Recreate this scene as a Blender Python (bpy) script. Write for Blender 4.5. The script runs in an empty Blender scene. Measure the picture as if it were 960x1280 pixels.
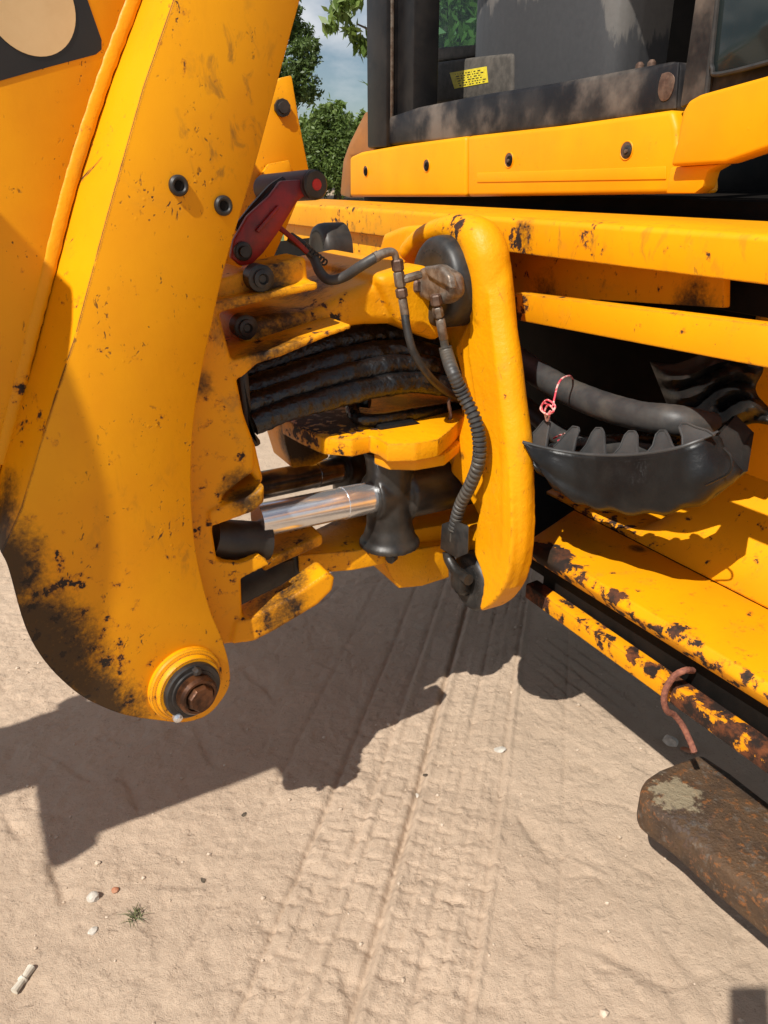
import bpy, bmesh, math, random
import numpy as np
from mathutils import Vector, Matrix

random.seed(7)
rng = np.random.default_rng(11)
R = math.radians
SC = bpy.context.scene
COL = SC.collection

# ------------------------------------------------------------------ camera, sky, sun, exposure
CAM_H, PITCH, YAW, F = 1.5, R(23.4), R(28.0), 960.0
cam = bpy.data.cameras.new('camera')
cam.sensor_fit = 'VERTICAL'; cam.sensor_height = 36.0; cam.lens = F / 1280 * 36.0
cam.clip_start = 0.01; cam.clip_end = 2000
co = bpy.data.objects.new('camera', cam); COL.objects.link(co)
co.location = (0, 0, CAM_H); co.rotation_euler = (R(90) - PITCH, 0, 0)
SC.camera = co

TO_SUN = Vector((-0.3605, -0.5284, 0.7686)).normalized()
SUN_EL = math.asin(TO_SUN.z)
SUN_AZ = math.atan2(TO_SUN.x, TO_SUN.y)
w = bpy.data.worlds.new('World'); SC.world = w; w.use_nodes = True
nt = w.node_tree; nt.nodes.clear()
out = nt.nodes.new('ShaderNodeOutputWorld'); bg = nt.nodes.new('ShaderNodeBackground')
sky = nt.nodes.new('ShaderNodeTexSky'); sky.sky_type = 'NISHITA'; sky.sun_disc = False
sky.sun_elevation = SUN_EL; sky.sun_rotation = SUN_AZ; sky.dust_density = 0.6
tc = nt.nodes.new('ShaderNodeTexCoord')
mp = nt.nodes.new('ShaderNodeMapping'); mp.inputs['Scale'].default_value = (1.6, 1.6, 3.6); mp.inputs['Location'].default_value = (0.35, 0.2, 0.1)
no = nt.nodes.new('ShaderNodeTexNoise'); no.inputs['Scale'].default_value = 2.1; no.inputs['Detail'].default_value = 7; no.inputs['Roughness'].default_value = .55
cr = nt.nodes.new('ShaderNodeValToRGB'); cr.color_ramp.elements[0].position = .45; cr.color_ramp.elements[1].position = .62
mx = nt.nodes.new('ShaderNodeMix'); mx.data_type = 'RGBA'; mx.inputs[7].default_value = (10.5, 10.8, 11.2, 1)
L = nt.links.new
L(tc.outputs['Generated'], mp.inputs[0]); L(mp.outputs[0], no.inputs[0]); L(no.outputs[0], cr.inputs[0])
L(cr.outputs[0], mx.inputs[0]); L(sky.outputs[0], mx.inputs[6]); L(mx.outputs[2], bg.inputs[0]); L(bg.outputs[0], out.inputs[0])
bg.inputs[1].default_value = 0.056
sun = bpy.data.lights.new('sun', 'SUN'); sun.energy = 4.6; sun.angle = R(0.53); sun.color = (1, .955, .88)
so = bpy.data.objects.new('sun', sun); COL.objects.link(so)
so.rotation_euler = TO_SUN.to_track_quat('Z', 'Y').to_euler()
SC.view_settings.view_transform = 'Standard'; SC.view_settings.look = 'None'
SC.view_settings.exposure = 0.36; SC.view_settings.gamma = 1
SC.render.engine = 'CYCLES'; SC.cycles.max_bounces = 6; SC.cycles.use_denoising = True

# ------------------------------------------------------------------ survey helper
# The machine stands turned 28 degrees: axis a runs along the machine (forward), b across it, z up.
CA, SA, CP, SP = math.cos(YAW), math.sin(YAW), math.cos(PITCH), math.sin(PITCH)
def ray(x, y):
    dx, dz = (x - 480) / F, -(y - 640) / F
    wx, wy, wz = dx, CP + dz * SP, -SP + dz * CP
    return np.array([wx * CA + wy * SA, -wx * SA + wy * CA, wz])
O = np.array([0, 0, CAM_H])
def T(x, y, a=None, b=None, z=None, s=0.0):
    """point of the machine (a, b, z) measured off the photograph on a known plane"""
    r = ray(x, y)
    if a is not None: t = a / r[0]
    elif b is not None: t = (b - s * .26) / (r[1] - s * r[0])     # s: the boom stands slewed a little
    else: t = (z - CAM_H) / r[2]
    return O + t * r
BS = .22
def TP(pts, **k): return [T(x, y, **k) for x, y in pts]
def world(p): return Vector((p[0] * CA - p[1] * SA, p[0] * SA + p[1] * CA, p[2]))

# ------------------------------------------------------------------ materials
def mat_new(name):
    m = bpy.data.materials.new(name); m.use_nodes = True
    n = m.node_tree.nodes; n.clear()
    o = n.new('ShaderNodeOutputMaterial'); p = n.new('ShaderNodeBsdfPrincipled')
    m.node_tree.links.new(p.outputs[0], o.inputs[0])
    return m, m.node_tree, p
class NB:
    def __init__(s, t): s.t = t
    def n(s, k, **kw):
        d = s.t.nodes.new(k)
        for a, v in kw.items(): setattr(d, a, v)
        return d
    def l(s, a, b): s.t.links.new(a, b)
    def put(s, sock, v):
        if hasattr(v, 'is_output'): s.l(v, sock)
        else: sock.default_value = v
    def math(s, op, a, b=0.0, clamp=False):
        d = s.n('ShaderNodeMath', operation=op, use_clamp=clamp); s.put(d.inputs[0], a); s.put(d.inputs[1], b); return d.outputs[0]
    def noise(s, vec, scale, detail=4, rough=.55, dist=0.0):
        d = s.n('ShaderNodeTexNoise'); d.inputs['Scale'].default_value = scale; d.inputs['Detail'].default_value = detail
        d.inputs['Roughness'].default_value = rough; d.inputs['Distortion'].default_value = dist
        if vec is not None: s.l(vec, d.inputs[0])
        return d.outputs[0]
    def ramp(s, v, lo, hi):
        d = s.n('ShaderNodeMapRange', interpolation_type='SMOOTHSTEP'); s.put(d.inputs[0], v)
        d.inputs[1].default_value = lo; d.inputs[2].default_value = hi
        return d.outputs[0]
    def mix(s, f, a, b):
        d = s.n('ShaderNodeMix', data_type='RGBA'); s.put(d.inputs[0], f); s.put(d.inputs[6], a); s.put(d.inputs[7], b); return d.outputs[2]
    def map(s, vec, scale=(1, 1, 1), rot=(0, 0, 0), loc=(0, 0, 0)):
        d = s.n('ShaderNodeMapping'); d.inputs['Scale'].default_value = scale; d.inputs['Rotation'].default_value = rot
        d.inputs['Location'].default_value = loc; s.l(vec, d.inputs[0]); return d.outputs[0]
    def blob(s, pos, c, r, soft=.6):
        """1 at the middle of a round patch of real paint damage or dirt, 0 beyond r"""
        d = s.n('ShaderNodeVectorMath', operation='DISTANCE'); s.l(pos, d.inputs[0]); d.inputs[1].default_value = tuple(world(c))
        return s.ramp(d.outputs['Value'], r, r * (1 - soft))
    def band(s, pos, n_, c, wd):
        d = s.n('ShaderNodeVectorMath', operation='DOT_PRODUCT'); s.l(pos, d.inputs[0]); d.inputs[1].default_value = tuple(world(n_))
        return s.ramp(s.math('ABSOLUTE', s.math('SUBTRACT', d.outputs['Value'], c)), wd, 0.0)
def c4(c): return (c[0], c[1], c[2], 1)

YEL = (0.79, 0.334, 0.001)
def yellow(name, wear=(), grime=(), bands=(), edge=.5, chips=.0, dirt=.25, rust=.5, base=YEL, rough=.38, scr=.5, bevel=.006, cast=0.0, bumpd=.0022, chip_scale=38, smudge=(), speck=.5):
    m, t, p = mat_new(name); k = NB(t)
    pos = k.n('ShaderNodeNewGeometry').outputs['Position']
    n1 = k.noise(pos, 5, 4); n2 = k.noise(pos, chip_scale, 8, .62); n3 = k.noise(pos, 160, 4, .6); n4 = k.noise(pos, 14, 6, .65, .4)
    col = k.mix(k.ramp(n1, .3, .75), c4(base), c4((base[0] * .93, base[1] * .86, base[2] * 2)))
    col = k.mix(k.math('MULTIPLY', k.ramp(k.noise(k.map(pos, (6, 6, 2.2)), 1.0, 6, .65, .5), .56, .78), .26), col, c4((.52, .185, .006)))
    col = k.mix(k.math('MULTIPLY', k.ramp(n4, .55, .8), dirt), col, c4((.20, .115, .045)))
    # long thin scratches in two directions
    s1 = k.noise(k.map(k.map(pos, rot=(R(12), R(41), R(10))), (7, 120, 150)), 1.0, 2, .5, .35)
    s2 = k.noise(k.map(k.map(pos, rot=(R(-15), R(-17), R(30))), (150, 110, 6)), 1.0, 2, .5, .35)
    s3 = k.noise(k.map(k.map(pos, rot=(R(25), R(-63), R(-12))), (9, 130, 130)), 1.0, 2, .5, .5)
    s2 = k.math('MAXIMUM', s2, s3)
    sc = k.math('ADD', k.ramp(s1, .665, .715), k.ramp(s2, .67, .72), True)
    sc = k.math('MULTIPLY', k.math('MULTIPLY', sc, k.ramp(n4, .50, .64)), scr)
    if edge > 0:
        bv = k.n('ShaderNodeBevel', samples=3); bv.inputs[0].default_value = bevel
        ge = k.n('ShaderNodeNewGeometry')
        d = k.n('ShaderNodeVectorMath', operation='DOT_PRODUCT'); k.l(bv.outputs[0], d.inputs[0]); k.l(ge.outputs['Normal'], d.inputs[1])
        e = k.math('MULTIPLY', k.ramp(d.outputs['Value'], .985, .80), edge)
    else: e = 0.0
    thr = k.math('ADD', e, chips)
    for c, r, s in wear: thr = k.math('ADD', thr, k.math('MULTIPLY', k.blob(pos, c, r, .8), s))
    for n_, c, wd, s in bands: thr = k.math('ADD', thr, k.math('MULTIPLY', k.band(pos, n_, c, wd), s))
    # chip where noise + local wear passes the threshold
    chipv = k.math('ADD', n2, k.math('MULTIPLY', thr, .36))
    chip = k.ramp(chipv, .70, .73)
    col = k.mix(k.math('MULTIPLY', k.ramp(chipv, .635, .71), .55), col, c4((.42, .13, .012)))
    chip = k.math('MAXIMUM', chip, sc)
    chip = k.math('MAXIMUM', chip, k.math('MULTIPLY', k.ramp(k.noise(pos, 75, 3, .6), .72, .75), speck))
    rc = k.mix(k.ramp(k.noise(pos, 24, 6, .7), .42, .62), c4((.020, .013, .010)), c4((.14, .045, .017)))
    under = k.mix(rust, c4((.030, .023, .019)), rc)
    col = k.mix(chip, col, under)
    gm = 0.0
    for c, r, s in grime:
        gm = k.math('ADD', gm, k.math('MULTIPLY', k.blob(pos, c, r, .9), s), True)
    if grime:
        gn = k.math('ADD', k.math('MULTIPLY', n4, .5), k.math('ADD', k.math('MULTIPLY', n3, .25), k.math('MULTIPLY', n2, .25)))
        gmask = k.math('MULTIPLY', k.ramp(k.math('ADD', gn, k.math('MULTIPLY', gm, .36)), .50, .84), k.ramp(gm, .0, .5), True)
        col = k.mix(k.math('MULTIPLY', gmask, .96), col, k.mix(n4, c4((.012, .009, .007)), c4((.040, .024, .013))))
    if smudge:
        sm = 0.0
        for c, r, s in smudge: sm = k.math('ADD', sm, k.math('MULTIPLY', k.blob(pos, c, r, .7), s), True)
        sn = k.noise(k.map(pos, (34, 34, 19), (R(25), R(-30), 0)), 1.0, 5, .62, .6)
        col = k.mix(k.math('MULTIPLY', k.math('MULTIPLY', sm, .62), k.ramp(sn, .52, .70)), col, c4((.14, .075, .022)))
    k.l(col, p.inputs['Base Color'])
    k.put(p.inputs['Roughness'], k.math('ADD', rough, k.math('ADD', k.math('MULTIPLY', n3, .16), k.math('MULTIPLY', chip, .25))))
    p.inputs['Specular IOR Level'].default_value = .25
    h = k.math('ADD', k.math('MULTIPLY', n3, .10 + cast * .5), k.math('MULTIPLY', k.noise(pos, 45, 3), .35 + cast))
    vor = k.n('ShaderNodeTexVoronoi'); vor.inputs['Scale'].default_value = 42; k.l(pos, vor.inputs[0])
    h = k.math('ADD', h, k.math('MULTIPLY', k.math('MULTIPLY', k.ramp(vor.outputs[0], .17, .03), k.ramp(n4, .52, .6)), .55))
    h = k.math('SUBTRACT', h, k.math('MULTIPLY', chip, .9))
    b = k.n('ShaderNodeBump'); b.inputs['Strength'].default_value = .35; b.inputs['Distance'].default_value = bumpd
    k.l(h, b.inputs['Height']); k.l(b.outputs[0], p.inputs['Normal'])
    return m

def simple(name, c1, c2, rough=.5, scale=30, metal=0.0, bump=.2, dust=0.0, dustc=(.16, .13, .10), dist=.002, lo=.35, hi=.65, detail=6, spec=.5, wetness=0.0):
    m, t, p = mat_new(name); k = NB(t)
    pos = k.n('ShaderNodeTexCoord').outputs['Object']
    n = k.noise(pos, scale, detail, .62); n2 = k.noise(pos, scale * .3 + 2, 5, .6); n3 = k.noise(pos, scale * 5, 3)
    col = k.mix(k.ramp(n, lo, hi), c4(c1), c4(c2))
    if dust:
        col = k.mix(k.math('MULTIPLY', k.ramp(n2, .45, .68), dust), col, c4(dustc))
    k.l(col, p.inputs['Base Color'])
    k.put(p.inputs['Roughness'], k.math('ADD', rough - .08, k.math('MULTIPLY', n2, .16 + wetness)))
    p.inputs['Metallic'].default_value = metal; p.inputs['Specular IOR Level'].default_value = spec
    b = k.n('ShaderNodeBump'); b.inputs['Strength'].default_value = bump; b.inputs['Distance'].default_value = dist
    k.l(k.math('ADD', n, k.math('MULTIPLY', n3, .3)), b.inputs['Height']); k.l(b.outputs[0], p.inputs['Normal'])
    return m

M = {}
P_ = lambda x, y, **k: tuple(T(x, y, **k))
M['boom'] = yellow('boom_paint', edge=.9, dirt=.14, scr=.95, rough=.36, bevel=.005, speck=.7,
    wear=[(P_(60, 760, s=BS, b=1.34), .22, .30), (P_(130, 860, s=BS, b=1.34), .20, .30), (P_(15, 520, s=BS, b=1.38), .10, .40), (P_(90, 378, s=BS, b=1.36), .022, .6)],
    grime=[(P_(5, 800, s=BS, b=1.34), .20, .95), (P_(55, 850, s=BS, b=1.34), .18, 1.0), (P_(120, 910, s=BS, b=1.34), .16, 1.0), (P_(-5, 680, s=BS, b=1.38), .11, 1.0), (P_(0, 610, s=BS, b=1.39), .07, .5)],
    smudge=[(P_(216, 455, s=BS, b=1.34), .022, .9), (P_(205, 555, s=BS, b=1.34), .018, .95), (P_(285, 140, s=BS, b=1.34), .13, .75), (P_(300, 60, s=BS, b=1.34), .10, .6), (P_(250, 190, s=BS, b=1.34), .06, .8), (P_(290, 200, s=BS, b=1.34), .07, .7), (P_(250, 700, s=BS, b=1.34), .08, .5), (P_(180, 640, s=BS, b=1.34), .2, .25)])
M['boss'] = yellow('boss_paint', edge=1.3, dirt=.3, chips=.18, scr=.3)
M['cast'] = yellow('casting_paint', edge=.75, dirt=.22, scr=.4, rough=.38, cast=.8, bumpd=.0042, bevel=.008,
    wear=[(P_(600, 745, a=1.0), .10, .5), (P_(400, 420, b=1.55), .16, .4), (P_(440, 700, b=1.5), .20, .30), (P_(420, 530, b=1.6), .20, .8), (P_(570, 275, a=.95), .08, .5)],
    grime=[(P_(340, 410, b=1.55), .16, .8), (P_(390, 350, b=1.7), .16, .75), (P_(420, 530, b=1.65), .19, .95), (P_(500, 520, b=1.7), .15, 1.0), (P_(550, 520, b=1.62), .10, .9), (P_(460, 530, b=1.58), .06, .7), (P_(375, 555, b=1.74), .10, .95), (P_(400, 545, b=1.72), .07, .8), (P_(400, 660, b=1.75), .13, .8), (P_(470, 655, b=1.68), .09, .7), (P_(580, 570, a=.98), .02, .8)])
M['king'] = yellow('kingpost_paint', edge=1.0, dirt=.6, chips=.22, scr=.5, rough=.42, cast=.3,
    grime=[(P_(300, 610, b=1.42), .07, .9), (P_(340, 420, b=1.45), .12, .7), (P_(300, 390, b=1.42), .12, .5), (P_(250, 480, b=1.42), .05, .7), (P_(330, 650, b=1.42), .10, .8), (P_(350, 760, b=1.42), .12, .7), (P_(340, 340, b=1.45), .08, .6), (P_(370, 700, b=1.5), .12, .6)])
M['frame'] = yellow('frame_paint', edge=.8, dirt=.22, chips=.10, scr=.4, rough=.42,
    wear=[(P_(650, 305, a=1.14), .07, .42), (P_(657, 383, a=1.12), .05, .75), (P_(730, 292, a=1.14), .10, .2), (P_(450, 268, a=1.2), .25, .22)],
    grime=[(P_(655, 290, a=1.14), .07, .45), (P_(655, 383, a=1.12), .04, .5)], smudge=[(P_(690, 295, a=1.14), .22, .8), (P_(780, 295, a=1.14), .15, .6), (P_(470, 320, a=1.17), .5, .9), (P_(900, 300, a=1.14), .15, .4)])
M['sill'] = yellow('sill_paint', edge=.55, dirt=.30, chips=.10, scr=.5, rough=.42, rust=.6, bevel=.012, chip_scale=30,
    bands=[((1, 0, 0), 1.122, .030, .42)],
    wear=[(P_(690, 690, z=.68), .07, .8), (P_(720, 700, z=.68), .06, .4)], grime=[(P_(678, 695, z=.67), .06, .9), (P_(795, 690, z=.68), .035, .9)])
M['rail'] = yellow('rusty_rail_paint', edge=.8, dirt=.5, chips=.42, scr=.5, rough=.55, rust=1.0, chip_scale=26,
    wear=[(P_(940, 930, a=1.14), .30, .45), (P_(665, 735, a=1.14), .08, 1.2)])
M['inner'] = yellow('inner_panel_paint', edge=.4, dirt=.40, chips=.12, scr=.3, rough=.46, wear=[(P_(720, 660, z=.68), .2, .5)], grime=[(P_(880, 385, a=1.3), .10, .9), (P_(690, 370, a=1.3), .12, .6)])
M['cab'] = yellow('cab_panel_paint', edge=.15, dirt=.10, scr=.12, chips=-.2, rough=.40)
M['red'] = simple('red_paint', (.32, .008, .006), (.14, .008, .010), .45, 18, bump=.25, dust=.35, dustc=(.04, .02, .02))
M['redface'] = simple('red_cap', (.55, .012, .012), (.38, .01, .01), .4, 30)
M['purple'] = simple('faded_rubber', (.045, .032, .045), (.085, .055, .06), .5, 22, bump=.3, dust=.4, dustc=(.12, .06, .05))
M['black'] = simple('black_steel', (.007, .007, .008), (.014, .013, .013), .42, 14, bump=.2, dust=.3, dustc=(.045, .036, .030), spec=.3)
M['blackdirty'] = simple('dirty_black_frame', (.010, .010, .012), (.026, .024, .024), .5, 9, bump=.4, dust=.85, dustc=(.17, .14, .115), spec=.3, lo=.4, hi=.6)
M['dark'] = simple('dark_chassis_and_shade', (.004, .0035, .003), (.009, .007, .006), .75, 12, bump=.3, dust=.3, dustc=(.018, .013, .009), spec=.12)  # near black also stands for shade in the bush holes, slot and gaps
M['hose'] = simple('black_hose_wrap', (.004, .004, .0045), (.009, .009, .0095), .20, 19, bump=.9, dist=.010, wetness=.22, dust=.0, detail=3, spec=.6)
M['hosegrey'] = simple('dusty_grey_hose', (.030, .030, .031), (.050, .049, .047), .5, 26, bump=.35, dust=.55, dustc=(.10, .085, .065))
M['rubber'] = simple('rubber', (.014, .014, .014), (.030, .028, .026), .48, 34, bump=.3, dust=.3, dustc=(.07, .05, .03))
M['plastic'] = simple('grey_black_plastic', (.006, .006, .0065), (.011, .011, .011), .40, 14, bump=.35, dist=.006, dust=.45, dustc=(.035, .030, .024), spec=.3)
M['tooth'] = simple('grey_plastic_lip', (.032, .033, .034), (.05, .05, .05), .5, 16, bump=.3, dust=.5, dustc=(.09, .08, .07))
M['chrome'] = simple('chrome', (.86, .88, .91), (.72, .74, .77), .22, 8, metal=.85, bump=.04, dust=.2, dustc=(.10, .07, .05))
M['chromedark'] = simple('oily_chrome', (.50, .49, .48), (.16, .15, .14), .22, 10, metal=.9, bump=.05, dust=.45, dustc=(.015, .012, .01))
M['castblack'] = simple('black_casting', (.011, .010, .009), (.026, .023, .020), .34, 20, bump=.4, dust=.3, dustc=(.07, .052, .035), wetness=.15)
M['steel'] = simple('dull_fitting_steel', (.26, .22, .18), (.12, .085, .06), .42, 45, metal=.45, bump=.35, dust=.5, dustc=(.13, .075, .05))
M['rustfit'] = simple('rusty_fitting', (.085, .045, .030), (.16, .095, .065), .55, 60, metal=.35, bump=.45, dust=.3, dustc=(.16, .13, .1))
M['rustpin'] = simple('greasy_rust', (.035, .015, .008), (.14, .055, .022), .22, 34, metal=.5, bump=.4, wetness=.25)
M['washer'] = simple('dark_washer', (.016, .015, .015), (.035, .032, .030), .45, 30, metal=.2, bump=.2, dust=.4, dustc=(.07, .045, .03))
M['label'] = simple('yellow_label', (.80, .66, .04), (.66, .52, .03), .45, 40, bump=.05)
M['ink'] = simple('label_ink', (.02, .02, .02), (.04, .04, .03), .6, 40, bump=0)
M['cream'] = simple('cream_disc', (.66, .47, .24), (.60, .41, .20), .4, 9, bump=.05)
M['decal'] = simple('black_decal', (.009, .008, .008), (.014, .013, .012), .4, 8, bump=.1, dust=.25, dustc=(.05, .04, .03))
M['weld'] = yellow('weld_paint', edge=0, dirt=.2, scr=.0, cast=1.2, wear=[(P_(20, 470, b=1.39), .10, .45)])
def seatmat():
    m, t, p = mat_new('grey_seat_cover'); k = NB(t)
    pos = k.n('ShaderNodeNewGeometry').outputs['Position']
    sx = k.n('ShaderNodeSeparateXYZ'); k.l(pos, sx.inputs[0])
    dr = k.noise(k.map(pos, (22, 22, 5.5)), 1.0, 7, .68, .3)
    e0 = world(T(625, 30, a=1.78)); e1 = world(T(790, 30, a=1.78))
    # dry dust left above a wet line, hanging in drips and running down the right hand side
    d = k.math('ADD', k.math('MULTIPLY', k.math('SUBTRACT', sx.outputs[2], e0.z + .035), 5.0), k.math('MULTIPLY', k.math('SUBTRACT', dr, .5), 1.3))
    d = k.math('ADD', d, k.math('MULTIPLY', k.ramp(sx.outputs[0], e1.x - .11, e1.x - .02), .75))
    n = k.noise(pos, 60, 5, .65)
    col = k.mix(k.ramp(d, .0, .16), k.mix(n, c4((.034, .034, .036)), c4((.056, .056, .058))), k.mix(n, c4((.09, .083, .076)), c4((.135, .125, .115))))
    k.l(col, p.inputs['Base Color']); p.inputs['Roughness'].default_value = .5; p.inputs['Specular IOR Level'].default_value = .4
    return m
M['seatcloth'] = seatmat()
M['dustgrey'] = simple('dusty_grey_panel', (.050, .044, .037), (.085, .074, .062), .75, 40, bump=.35, dust=.4, dustc=(.14, .12, .10))
M['rope'] = simple('rust_red_rope', (.30, .11, .065), (.17, .06, .04), .8, 130, bump=.6)
M['pink'] = simple('red_white_wire', (.62, .06, .09), (.75, .45, .40), .45, 55, bump=.1, lo=.45, hi=.55, detail=2)
M['stone'] = simple('pale_stone', (.42, .38, .32), (.58, .53, .46), .8, 40, bump=.5)
M['grit'] = simple('sandy_grit', (.36, .27, .19), (.58, .47, .36), .85, 25, bump=.3)
M['redstone'] = simple('brick_stone', (.36, .13, .06), (.44, .22, .13), .8, 40, bump=.5)
M['bone'] = simple('weathered_bone', (.62, .58, .48), (.50, .44, .35), .7, 30, bump=.3)
M['bark'] = simple('bark', (.06, .045, .03), (.12, .09, .06), .9, 12, bump=.8, dist=.03)
M['fender'] = simple('shaded_orange_fender', (.32, .13, .03), (.24, .10, .03), .5, 6, bump=.1, dust=.4, dustc=(.22, .15, .09))  # orange brown has the shade on the fender put into it
M['phone'] = simple('phone_shell', (.03, .03, .035), (.04, .04, .045), .3, 6, bump=0)

def leafmat(name, c1, c2):
    m, t, p = mat_new(name); k = NB(t)
    g = k.n('ShaderNodeNewGeometry')
    col = k.mix(g.outputs['Random Per Island'], c4(c1), c4(c2))
    k.l(col, p.inputs['Base Color']); p.inputs['Roughness'].default_value = .5
    tr = k.n('ShaderNodeBsdfTranslucent'); k.l(col, tr.inputs[0])
    ms = k.n('ShaderNodeMixShader'); ms.inputs[0].default_value = .35
    o = [n for n in t.nodes if n.type == 'OUTPUT_MATERIAL'][0]
    k.l(p.outputs[0], ms.inputs[1]); k.l(tr.outputs[0], ms.inputs[2]); k.l(ms.outputs[0], o.inputs[0])
    return m
M['drygrass'] = leafmat('dusty_grass_blades', (.10, .12, .045), (.20, .20, .09))
M['leafd'] = leafmat('dark_leaves', (.06, .10, .025), (.13, .19, .05))
M['leafm'] = leafmat('mid_leaves', (.07, .12, .022), (.15, .21, .05))
M['leafl'] = leafmat('light_leaves', (.11, .18, .035), (.19, .26, .06))
def glassmat(name, tint, rough, alpha):
    m, t, p = mat_new(name); k = NB(t)
    tr = k.n('ShaderNodeBsdfTransparent'); tr.inputs[0].default_value = c4(tint)
    p.inputs['Base Color'].default_value = c4((.02, .028, .028)); p.inputs['Roughness'].default_value = rough
    ms = k.n('ShaderNodeMixShader'); ms.inputs[0].default_value = alpha
    o = [n for n in t.nodes if n.type == 'OUTPUT_MATERIAL'][0]
    k.l(tr.outputs[0], ms.inputs[1]); k.l(p.outputs[0], ms.inputs[2]); k.l(ms.outputs[0], o.inputs[0])
    return m
M['glass'] = glassmat('dusty_green_glass', (.62, .85, .76), .25, .3)
M['glassdark'] = glassmat('dark_window_glass', (.04, .05, .055), .10, .8)

# sand ground
def sandmat():
    m, t, p = mat_new('dry_sandy_earth'); k = NB(t)
    pos = k.n('ShaderNodeTexCoord').outputs['Object']
    n1 = k.noise(pos, 1.3, 5); n2 = k.noise(pos, 11, 6, .65); n3 = k.noise(pos, 130, 5, .7); n4 = k.noise(pos, 420, 3, .6)
    col = k.mix(k.ramp(n1, .3, .7), c4((.43, .325, .235)), c4((.50, .382, .28)))
    col = k.mix(k.math('MULTIPLY', k.ramp(n2, .52, .75), .45), col, c4((.41, .30, .21)))
    col = k.mix(k.math('MULTIPLY', k.ramp(n3, .60, .74), .55), col, c4((.56, .43, .31)))
    col = k.mix(k.math('MULTIPLY', k.ramp(n3, .42, .30), .6), col, c4((.27, .19, .13)))
    k.l(col, p.inputs['Base Color']); p.inputs['Roughness'].default_value = .92; p.inputs['Specular IOR Level'].default_value = .12
    b = k.n('ShaderNodeBump'); b.inputs['Strength'].default_value = .85; b.inputs['Distance'].default_value = .006
    dn = k.n('ShaderNodeTexNoise'); dn.inputs['Scale'].default_value = 16; dn.inputs['Detail'].default_value = 4; k.l(pos, dn.inputs[0])
    wv = k.n('ShaderNodeVectorMath', operation='MULTIPLY_ADD'); k.l(dn.outputs['Color'], wv.inputs[0]); wv.inputs[1].default_value = (.09, .09, 0); k.l(pos, wv.inputs[2])
    crust = 0.0
    for sc_, am_ in ((11, 1.0), (27, .8), (60, .7)):
        vo = k.n('ShaderNodeTexVoronoi'); vo.inputs['Scale'].default_value = sc_; k.l(wv.outputs[0], vo.inputs[0])
        sp = k.n('ShaderNodeSeparateColor'); k.l(vo.outputs['Color'], sp.inputs[0])
        crust = k.math('ADD', crust, k.math('MULTIPLY', sp.outputs[0], k.math('MULTIPLY', k.ramp(k.noise(pos, sc_ * .28, 3), .42, .62), am_)))
    h = k.math('ADD', crust, 0.0)
    h = k.math('ADD', k.math('ADD', h, k.math('MULTIPLY', k.noise(pos, 40, 5, .6), .7)), k.math('ADD', k.math('MULTIPLY', n3, .6), k.math('MULTIPLY', n4, .35)))
    k.l(h, b.inputs['Height']); k.l(b.outputs[0], p.inputs['Normal'])
    return m
M['sand'] = sandmat()
M['grass'] = simple('rough_grass', (.06, .10, .025), (.13, .17, .05), .9, 3, bump=.8, dist=.05, dust=.3, dustc=(.2, .16, .08))
M['bank'] = simple('dry_bank', (.33, .24, .16), (.42, .32, .22), .95, 2.5, bump=.6, dist=.05)

def rustfoot():
    m, t, p = mat_new('rusted_steel_foot'); k = NB(t)
    pos = k.n('ShaderNodeNewGeometry').outputs['Position']
    n = k.noise(pos, 9, 8, .65); n2 = k.noise(pos, 55, 6, .7); n3 = k.noise(pos, 150, 4, .7)
    col = k.mix(k.ramp(n, .35, .65), c4((.050, .030, .018)), c4((.105, .058, .028)))
    col = k.mix(k.math('MULTIPLY', k.ramp(n2, .54, .64), .8), col, c4((.27, .10, .025)))
    col = k.mix(k.math('MULTIPLY', k.ramp(k.noise(pos, 28, 7, .72), .55, .66), .7), col, c4((.15, .125, .10)))
    col = k.mix(k.ramp(n3, .63, .72), col, c4((.30, .21, .12)))
    gl = k.ramp(k.math('ADD', k.math('MULTIPLY', k.blob(pos, P_(843, 985, z=.29), .12, .95), .30), k.math('MULTIPLY', k.noise(pos, 26, 8, .72), .8)), .58, .65)
    col = k.mix(k.math('MULTIPLY', gl, .75), col, c4((.34, .28, .18)))
    dk = k.math('MULTIPLY', k.blob(pos, P_(862, 1030, z=.28), .10, .8), k.ramp(n2, .5, .6))
    col = k.mix(k.math('MULTIPLY', dk, .8), col, c4((.055, .05, .048)))
    k.l(col, p.inputs['Base Color']); p.inputs['Roughness'].default_value = .62; p.inputs['Metallic'].default_value = .1
    b = k.n('ShaderNodeBump'); b.inputs['Strength'].default_value = .9; b.inputs['Distance'].default_value = .007
    k.l(k.math('ADD', n2, k.math('MULTIPLY', n3, .5)), b.inputs['Height']); k.l(b.outputs[0], p.inputs['Normal'])
    return m
M['foot'] = rustfoot()

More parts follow.
